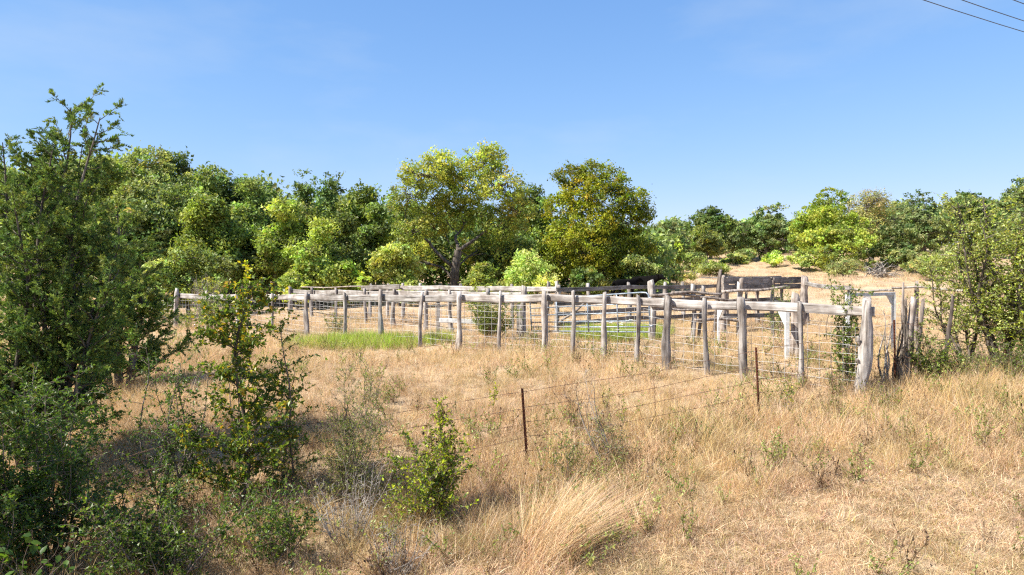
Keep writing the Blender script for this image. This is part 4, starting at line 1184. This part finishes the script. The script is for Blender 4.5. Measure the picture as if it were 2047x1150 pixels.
shrub('vine', 'leafy vine tangled over the grey split logs', G(1842, 13.45), 1.25, .3, 8, 12, (.05, .03), 30, HACK + PALE[:1] + DEADL[:1], 'vine', stem_r=.007, twig_len=.25)
# dead little tree beside the rusty stake
shrub('dead_tree', 'small dead leafless tree with forked dark branches right of the end post', G(1788, 13.35), hgt(1788, 13.35, 610), .32, 4, 8, (.02, .01), .01, DEADL, 'tree', bark='bark', stem_r=.035, twig_len=.3, sub=1, up=1.2, stem_end=.3)
shrub('dead_tree', 'thin grey dead stems left of the forked dead tree', G(1768, 13.5), hgt(1768, 13.5, 618), .15, 4, 5, (.02, .01), .01, DEADL, 'tree', bark='dead', stem_r=.022, twig_len=.2, sub=1, up=1.2)

shrub('thorn_bush', 'tangle of dry brown leafless stems below the wispy grey green shrub', G(700, 7.7), hgt(700, 7.7, 930), .55, 26, 7, (.03, .012), 7, DEADL + DUSTY[:1], 'shrub', bark='dead', stem_r=.006, twig_len=.3, up=.8)
shrub('thorn_bush', 'dry brown twigs at the bottom edge left of the grass tussock', G(790, 7.0), hgt(790, 7.0, 1040), .5, 22, 6, (.03, .012), 6, DEADL, 'shrub', bark='dead', stem_r=.005, twig_len=.34, up=.7)

# brush pile in the far pasture
def brush_pile():
    b = G(1762, 66)
    e = empty('brush_pile', b); tag(e, 'heap of bare grey dead branches in the far pasture', 'brush pile')
    for k in range(34):
        a = rng.uniform(0, 6.28); r = rng.uniform(0, 1.6)
        p0 = np.array([math.cos(a) * r, math.sin(a) * r * .7, rng.uniform(.05, .5)])
        d = nrm(rng.normal(0, 1, 3) * [1, 1, .55] + [.2, 0, .25]); L = rng.uniform(.8, 2.2)
        mb = MB(); pth = limb_path(p0, p0 + d * L, 6, .1); tube(mb, pth, np.linspace(.055, .015, 6), 5, False)
        for _ in range(3):
            q = pth[rng.integers(1, 6)]; tube(mb, limb_path(q, q + nrm(d + rng.normal(0, .7, 3)) * L * .4, 4, .1), np.linspace(.025, .008, 4), 4, False)
        link('branch', mb.mesh('branch', M['dead'], True, color=False), e, b)
brush_pile()

# ------------------------------------------------------------------ the near cedars
def cedar(name, label, base, leaders, n_br, n_tw, n_sc, pal, rbot, rtop, leaf=(.055, .013), tw_len=.26, seed_up=.55, zlo=.06):
    base = np.asarray(base, float)
    e = empty(name, base); tag(e, label, 'cedar')
    mb = MB(); tw_p, tw_d, tw_l = [], [], []
    for tip, share, r0, root in leaders:
        tip = np.asarray(tip, float) - base; root = np.asarray(root, float)
        pth = limb_path(root, tip, 14, .03, .0)
        tube(mb, pth, np.linspace(r0, .006, 14) ** 1.0, 8, False, None, .15)
        H = tip[2]
        for k in range(int(n_br * share)):
            t = zlo + (1 - zlo) * (k + rng.uniform(0, 1)) / int(n_br * share)
            t = min(t, .995)
            i = min(int(t * 13), 12); f = t * 13 - i
            p0 = pth[i] * (1 - f) + pth[i + 1] * f
            a = rng.uniform(0, 6.28)
            R = (rbot + (rtop - rbot) * t ** .8) * rng.uniform(.55, 1.15)
            d = np.array([math.cos(a), math.sin(a), seed_up * rng.uniform(.4, 1.5)])
            br = limb_path(p0, p0 + d * R, 7, .06, -.04)
            tube(mb, br, np.linspace(.016 * (1.2 - t) + .003, .002, 7), 5, False)
            m = max(9, int(n_tw * (R / rbot) ** .8))
            s = rng.uniform(.12, 1, m) ** .8 * 6
            j = np.minimum(s.astype(int), 5); ff = (s - j)[:, None]
            p = br[j] * (1 - ff) + br[j + 1] * ff
            dd = nrm(nrm(br[-1] - br[0])[None] * .75 + rng.normal(0, .55, (m, 3)) + [0, 0, .25])
            tw_p.append(p); tw_d.append(dd); tw_l.append(tw_len * rng.uniform(.5, 1.2, m) * (.6 + .4 * (1 - t)))
    tp_, td_, tl_ = np.concatenate(tw_p), np.concatenate(tw_d), np.concatenate(tw_l)
    for k in rng.choice(len(tp_), min(len(tp_), 500), replace=False):
        tube(mb, np.stack([tp_[k], tp_[k] + td_[k] * tl_[k] * .8]), [.003, .0012], 3, False)
    link('trunk', mb.mesh('trunk', M['bark'], True, color=False), e, base)
    N = len(tp_)
    idx = np.repeat(np.arange(N), n_sc)
    s = rng.uniform(0, 1, len(idx))[:, None]
    side = rng.normal(0, 1, (len(idx), 3)); side = nrm(side)
    c = tp_[idx] + td_[idx] * tl_[idx][:, None] * s + side * (.026 * (1.15 - s * .9)) + [0, 0, -.05] * s ** 2
    t = nrm(td_[idx] * .8 + side * .7)
    nn = rng.normal(0, 1, c.shape) + [0, 0, .3]
    cc = palette(N, pal, None, .16)[idx] * (1 + rng.normal(0, .14, (len(idx), 1)))
    mb = MB(); leaves(mb, c, t, nn, leaf[0] * rng.uniform(.6, 1.3, len(idx)), leaf[1] * rng.uniform(.7, 1.3, len(idx)), np.clip(cc, .004, .6), .1)
    link('crown', mb.mesh('crown', M['cedar'], False), e, base)
    return e
CED = [(.125, .20, .05), (.165, .245, .055), (.085, .14, .042), (.22, .275, .06)]
b1 = G(75, 9.4)
cedar('cedar_tree', 'large near cedar at the left with two sparse leaning tips against the sky', b1,
      [(P(142, 215, 9.4), .30, .06, (0, 0, -.1)), (P(200, 235, 9.3), .24, .05, (.15, 0, .4)), (P(60, 310, 9.2), .25, .05, (-.1, 0, .2)), (P(245, 450, 9.2), .22, .04, (.2, .1, .3)), (P(225, 540, 8.8), .16, .04, (.3, -.1, .2)), (P(5, 285, 9.3), .22, .05, (-.2, 0, .2)), (P(105, 300, 9.0), .22, .045, (0, -.1, .3)), (P(165, 290, 9.6), .2, .045, (.1, .1, .3)), (P(30, 400, 8.6), .18, .045, (-.1, -.2, .2))],
      225, 28, 24, CED, 1.05, .38, leaf=(.05, .014), seed_up=.8, tw_len=.22)
b2 = G(-300, 6.4)  # cedar standing out of view, placed to shade the lower left
cedar('cedar_tree', 'dense cedar out of view beyond the left edge, shading the lower left', b2, [(P(-300, 330, 6.4), .6, .08, (0, 0, -.1)), (P(-380, 400, 6.0), .4, .07, (-.2, -.2, 0))], 110, 16, 18, CED, 1.0, .3, leaf=(.07, .018))
b3 = G(240, 13.0)
cedar('cedar_tree', 'shorter bushy cedar behind the large near cedar', b3, [(P(235, 410, 13), .5, .09, (0, 0, -.1)), (P(282, 500, 13), .45, .08, (.2, 0, 0)), (P(190, 420, 13), .4, .08, (-.2, 0, 0))], 115, 24, 22, CED + GREY[:1], 1.0, .3, leaf=(.085, .022), tw_len=.3)

# vine shrub at the lower left whose leaves can be told apart
def big_leaf_vine():
    b = G(40, 6.4)
    e = empty('vine_shrub', b); tag(e, 'low vine with broad glossy green leaves at the bottom left corner', 'vine')
    mb = MB(); pts = []
    for k in range(16):
        a = rng.uniform(0, 6.28); d = np.array([math.cos(a) * rng.uniform(.1, .75), math.sin(a) * .4, rng.uniform(.35, .95)])
        pth = limb_path(np.array([0, 0, 0.]), d, 8, .1); tube(mb, pth, np.linspace(.007, .002, 8), 5, False)
        for j in range(10):
            t = rng.uniform(.25, 1) * 7; i = min(int(t), 6); pts.append(pth[i] * (1 - t + i) + pth[i + 1] * (t - i))
    link('stems', mb.mesh('stems', M['twig'], True, color=False), e, b)
    V = np.array([(0, 0, 0), (.3, .34, .06), (.62, .30, .05), (1, 0, -.06), (.62, -.30, .05), (.3, -.34, .06), (.35, 0, 0), (.66, 0, -.01)]) * .085
    Q = [(0, 6, 1, 1), ]
    T = [(0, 6, 1), (6, 2, 1), (6, 7, 2), (7, 3, 2), (0, 5, 6), (6, 5, 4), (6, 4, 7), (7, 4, 3)]
    ms = []
    for c in ((.055, .11, .02), (.075, .14, .022), (.10, .18, .025)):
        mb = MB(); mb.add(V, None, T, np.tile(c, (8, 1))); ms.append(mb.mesh('leaf', M['leaf_near'], True))
    for k, p in enumerate(pts):
        o = bpy.data.objects.new('leaf', ms[k % 3]); COL.objects.link(o); o.parent = e
        o.location = [float(v) for v in p]; o.rotation_euler = (rng.normal(0, .5), rng.normal(.25, .45), rng.uniform(0, 6.28)); s = rng.uniform(.6, 1.25); o.scale = (s, s, s)
big_leaf_vine()

# white flower plant in the green grass of the pen
def poppy():
    b = G(1243, 22.3); e = empty('flower_plant', b); tag(e, 'white flowering plant in the green grass behind the tube gate', 'flower')
    mb = MB(); heads = []
    for k in range(7):
        tip = np.array([rng.normal(0, .16), rng.normal(0, .12), rng.uniform(.35, .6)]); tube(mb, limb_path(np.zeros(3), tip, 5, .08), np.linspace(.006, .003, 5), 4, False); heads.append(tip)
    link('stems', mb.mesh('stems', M['twig'], True, color=False), e, b)
    for h in heads:
        mb = MB()
        for q in range(5):
            a = q * 1.256; c, s = math.cos(a), math.sin(a)
            mb.add([(0, 0, 0), (c * .05 - s * .03, s * .05 + c * .03, .02), (c * .085, s * .085, .012), (c * .05 + s * .03, s * .05 - c * .03, .02)], [(0, 1, 2, 3)])
        link('flower', mb.mesh('flower', M['petal'], False, color=False), e, b + h)
poppy()

# ------------------------------------------------------------------ grass: tufts instanced over the ground
def blades(n, H, spread, lean, width, pal, curve=.5, wind=(0, 0), bias=None, seg=3):
    a = rng.uniform(0, 6.28, n); r = np.sqrt(rng.uniform(0, 1, n)) * spread
    root = np.stack([np.cos(a) * r, np.sin(a) * r, np.full(n, -.03)], 1)
    h = H * rng.uniform(.45, 1.1, n)
    da = rng.uniform(0, 6.28, n)
    ln = lean * rng.uniform(.1, 1.3, n)
    d = np.stack([np.cos(da) * ln + wind[0], np.sin(da) * ln + wind[1]], 1)
    wv = rng.uniform(0, 6.28, n); w = width * rng.uniform(.6, 1.3, n)
    side = np.stack([np.cos(wv), np.sin(wv), np.zeros(n)], 1)
    V = []
    for i in range(seg + 1):
        s = i / seg
        q = root + np.stack([d[:, 0] * h * (s * (1 - curve) + curve * s * s), d[:, 1] * h * (s * (1 - curve) + curve * s * s), h * (s - .35 * curve * s * s * np.minimum(1.2, np.hypot(d[:, 0], d[:, 1])))], 1)
        ww = w * (1 - s * .75)
        if i < seg: V += [q - side * ww[:, None] / 2, q + side * ww[:, None] / 2]
        else: V += [q]
    k = 2 * seg + 1
    VV = np.stack(V, 1).reshape(-1, 3)
    o = np.arange(n)[:, None] * k
    Q = np.concatenate([o + np.array([[2 * i, 2 * i + 1, 2 * i + 3, 2 * i + 2]]) for i in range(seg - 1)])
    T = o + np.array([[2 * seg - 2, 2 * seg - 1, 2 * seg]])
    C = np.repeat(palette(n, pal, None, .15), k, axis=0)
    return VV, Q, T, C

STRAW = [(.56, .415, .24), (.62, .475, .305), (.50, .35, .20), (.66, .53, .37), (.44, .30, .175)]
STRAW = [(a * .99, b * 1.03, c * 1.04) for a, b, c in STRAW]
STRAWG = STRAW + [(.36, .33, .10), (.30, .30, .09)]
GOLD = [(.60, .43, .20), (.66, .50, .26), (.52, .35, .15)]
GREEN = [(.30, .44, .05), (.38, .50, .06), (.44, .50, .10), (.24, .34, .05), (.5, .46, .2), (.52, .44, .24)]

def proto_collection(name, meshes):
    c = bpy.data.collections.new(name)
    for i, me in enumerate(meshes):
        o = bpy.data.objects.new('%s_%02d' % (name, i), me); c.objects.link(o)
    return c

def scatter(name, label, coll, pts, rotz, tilt, scale, idx):
    n = len(pts)
    me = bpy.data.meshes.new(name)
    me.vertices.add(n); me.vertices.foreach_set('co', np.asarray(pts, np.float32).ravel())
    a = me.attributes.new('rot', 'FLOAT_VECTOR', 'POINT')
    a.data.foreach_set('vector', np.stack([tilt[:, 0], tilt[:, 1], rotz], 1).astype(np.float32).ravel())
    a = me.attributes.new('siz', 'FLOAT_VECTOR', 'POINT'); a.data.foreach_set('vector', np.asarray(scale, np.float32).ravel())
    a = me.attributes.new('pick', 'INT', 'POINT'); a.data.foreach_set('value', idx.astype(np.int32))
    o = link(name, me)
    ng = bpy.data.node_groups.new(name, 'GeometryNodeTree')
    ng.interface.new_socket('Geometry', in_out='INPUT', socket_type='NodeSocketGeometry')
    ng.interface.new_socket('Geometry', in_out='OUTPUT', socket_type='NodeSocketGeometry')
    gi, go = ng.nodes.new('NodeGroupInput'), ng.nodes.new('NodeGroupOutput')
    ci = ng.nodes.new('GeometryNodeCollectionInfo'); ci.inputs['Collection'].default_value = coll
    ci.inputs['Separate Children'].default_value = True; ci.inputs['Reset Children'].default_value = True
    ip = ng.nodes.new('GeometryNodeInstanceOnPoints'); ip.inputs['Pick Instance'].default_value = True
    def nat(nm, ty):
        q = ng.nodes.new('GeometryNodeInputNamedAttribute'); q.data_type = ty; q.inputs['Name'].default_value = nm; return q.outputs[0]
    ng.links.new(gi.outputs[0], ip.inputs['Points']); ng.links.new(ci.outputs[0], ip.inputs['Instance'])
    ng.links.new(nat('pick', 'INT'), ip.inputs['Instance Index']); ng.links.new(nat('rot', 'FLOAT_VECTOR'), ip.inputs['Rotation']); ng.links.new(nat('siz', 'FLOAT_VECTOR'), ip.inputs['Scale'])
    ng.links.new(ip.outputs[0], go.inputs[0])
    md = o.modifiers.new('scatter', 'NODES'); md.node_group = ng
    tag(o, label, None, None, 'stuff')
    return o

def view_points(n, D0, D1, margin=1.25):
    """random ground points over the part of the pasture the camera looks at, with a margin at the sides"""
    D = np.sqrt(rng.uniform(D0 ** 2, D1 ** 2, n))
    x = rng.uniform(-1, 1, n) * (1023.5 / F) * D * margin
    return x, D
lb_d = nrm(LB.b - LB.a); lb_n = np.array([lb_d[1], -lb_d[0]])          # towards the camera side
def side_of_wire(x, y): return (x - LB.a[0]) * lb_n[0] + (y - LB.a[1]) * lb_n[1]
def vnoise(x, y, f, p=0.0): return (np.sin(x * f + p) + np.sin(y * f * 1.3 + 2 * p + 1) + np.sin((x + y) * f * .7 + 3 * p + 2) + np.sin((x - y) * f * 1.7 + p)) / 4

# the green patches: in front of the near fence at the left, and inside the pen behind the gate
def green_w(x, y):
    g = np.exp(-(((x + 4.1) / 2.2) ** 2 + ((y - 19.7 - .25 * x - 1.0) / 1.25) ** 2) ** 1.2)
    g = np.maximum(g, np.exp(-(((x - 3.5) / 1.7) ** 2 + ((y - 23.0) / 1.7) ** 2) ** 1.2))
    return g * np.clip(1.0 + .55 * vnoise(x, y, 2.6, .9), 0, 1.2)

tall = []
for i in range(8):                                    # upright and half lodged tufts
    mb = MB(); mb.add(*blades(34, .40, .17, (.6, .9, 1.3, 1.9)[i % 4], .006, STRAWG if i % 3 == 0 else STRAW, .75, wind=(.12 * (i % 3), .1 * (i % 2))))
    mb.add(*blades(26, .2, .2, 1.6, .006, STRAW, .8))
    tall.append(mb.mesh('tall_tuft', M['grass'], False))
for i in range(3):                                    # seed-head stalks
    mb = MB(); mb.add(*blades(16, .66, .14, .55, .005, GOLD, .5, wind=(.15, 0))); mb.add(*blades(26, .22, .2, 1.5, .006, STRAW, .8))
    tall.append(mb.mesh('stalk_tuft', M['grass'], False))
C_tall = proto_collection('tall_tuft', tall)
short = []
for i in range(8):
    mb = MB(); mb.add(*blades(64, .15, .19, 1.9, .0065, STRAW if i % 4 else STRAWG, .85))
    short.append(mb.mesh('short_tuft', M['grass'], False))
C_short = proto_collection('short_tuft', short)
FARS = [(.60, .46, .30), (.66, .53, .36), (.52, .39, .25), (.50, .46, .28)]
farp = []
for i in range(6):
    mb = MB(); mb.add(*blades(50, .42, .5, .8, .022, FARS, .6, seg=2))
    farp.append(mb.mesh('far_tuft', M['grass'], False))
C_far = proto_collection('far_tuft', farp)
grn = []
for i in range(6):
    mb = MB(); mb.add(*blades(70, .48, .2, .5, .012, GREEN, .5)); grn.append(mb.mesh('green_tuft', M['green_grass'], False))
C_grn = proto_collection('green_tuft', grn)

def do_scatter(name, label, coll, nproto, x, y, smin, smax, tilt=.15, sz=None):
    n = len(x)
    s = rng.uniform(smin, smax, n)
    if sz is not None: s = s * sz
    pts = np.stack([x, y, gz(x, y)], 1)
    return scatter(name, label, coll, pts, rng.uniform(0, 6.28, n), rng.normal(0, tilt, (n, 2)), np.stack([s, s, s * rng.uniform(.8, 1.2, n)], 1), rng.integers(0, nproto, n))

# tall dry grass between the camera verge and the corral, thinning into the pens
xs_, ys_ = [], []
for D0, D1, n in ((5.5, 9, 5200), (9, 14, 9500), (14, 20, 8500), (20, 32, 9000)):
    x, y = view_points(n, D0, D1)
    sd = side_of_wire(x, y)
    keep = (sd < 2.2 + .5 * vnoise(x, y, 1.1)) & (rng.uniform(0, 1, n) < (.72 + .4 * vnoise(x, y, .8, 1.5))) & (green_w(x, y) < rng.uniform(.3, .9, n))
    xs_.append(x[keep]); ys_.append(y[keep])
x, y = np.concatenate(xs_), np.concatenate(ys_)
do_scatter('tall_dry_grass', 'tall tangled straw coloured grass around the corral and barbed wire', C_tall, 11, x, y, .6, 1.05, .2, .82 + .3 * vnoise(x, y, .9, .4) + .3 * np.exp(-((side_of_wire(x, y) - .6) / 1.1) ** 2))
# short mown verge at the right
xs_, ys_ = [], []
for D0, D1, n in ((5.0, 9, 6500), (9, 16, 12000), (16, 26, 3000)):
    x, y = view_points(n, D0, D1)
    sd = side_of_wire(x, y); keep = (sd > 1.6 + .5 * vnoise(x, y, 1.1)); xs_.append(x[keep]); ys_.append(y[keep])
x, y = np.concatenate(xs_), np.concatenate(ys_)
do_scatter('mown_dry_grass', 'short matted dry grass of the mown verge at the lower right', C_short, 8, x, y, .6, 1.15, .25)
# far pasture
x, y = view_points(36000, 28, 112)
keep = (rng.uniform(0, 1, len(x)) < .6 + .5 * vnoise(x, y, .25, 2))
x, y = x[keep], y[keep]
do_scatter('pasture_grass', 'pale dry pasture grass behind the corral and up the far slope', C_far, 6, x, y, .5, 1.0, .15, .75 + .3 * vnoise(x, y, .2, .3) + .5 * np.exp(-((y - 66) / 5) ** 2) * (x > 25) + .5 * np.exp(-((y - 58) / 7) ** 2) * (x > 12) * (x < 24))
# green patches
x, y = view_points(30000, 17, 27)
keep = green_w(x, y) > rng.uniform(.25, 1.2, len(x)); x, y = x[keep], y[keep]
do_scatter('green_grass', 'lush bright green grass patches along the corral fence and inside the pen', C_grn, 6, x, y, .55, 1.05, .12)

# leafy and twiggy weeds among the grass
wd = []
for i in range(7):
    mb = MB()
    for k in range(7):
        tip = np.array([rng.normal(0, .13), rng.normal(0, .13), rng.uniform(.2, .42)])
        pth = limb_path(np.zeros(3), tip, 6, .1); tube(mb, pth, np.linspace(.003, .0015, 6), 3, False, (.2, .13, .08))
        m = 12 if i < 4 else 4
        t = rng.uniform(.2, 1, m) * 5; j = np.minimum(t.astype(int), 4); p = pth[j] * (1 - (t - j))[:, None] + pth[j + 1] * (t - j)[:, None]
        dv = nrm(rng.normal(0, 1, (m, 3)) + [0, 0, .3])
        leaves(mb, p + dv * .018, dv, rng.normal(0, .5, (m, 3)) + [0, 0, 1], .036, .018, palette(m, HACK + DUSTY if i < 2 else DUSTY + PALE if i < 4 else DEADL))
    wd.append(mb.mesh('weed', M['leaf_near'], False))
C_wd = proto_collection('weed', wd)
x, y = view_points(5200, 5.5, 20)
sd = side_of_wire(x, y)
pr = np.where((sd > -1.2) & (sd < 2.4), .62, np.where(sd >= 2.4, .05, .14)) * (.8 + .8 * vnoise(x, y, 1.3, .7))
keep = rng.uniform(0, 1, len(x)) < pr; x, y = x[keep], y[keep]
do_scatter('weeds', 'scattered green and brown weeds among the dry grass', C_wd, 7, x, y, .7, 1.4, .2)

# the big leaning bunch of bluestem in the foreground
def bunch(label, px, D, n, H, wind, spread):
    b = G(px, D); mb = MB()
    mb.add(*blades(n, H, spread, .8, .0045, STRAW + GOLD[:1], .5, wind=wind, seg=4)); mb.add(*blades(n // 2, H * .5, spread * 1.5, 1.1, .0045, STRAW, .7, wind=(wind[0] * .5, wind[1] * .5), seg=3))
    tag(link('grass_clump', mb.mesh('grass_clump', M['grass'], False), None, b), label, 'grass clump')
bunch('large golden bunch of tall grass leaning to the right in the foreground', 1090, 7.5, 1400, .92, (.78, .3), .36)
bunch('tall grass clump bending right just left of the big golden bunch', 975, 7.6, 420, .6, (.3, .1), .34)
bunch('pale grass clump on the verge right of the second steel stake', 1660, 10.4, 260, .5, (.2, 0), .3)
bunch('pale upright grass clump in the middle of the verge', 1530, 9.0, 260, .45, (.1, .1), .3)
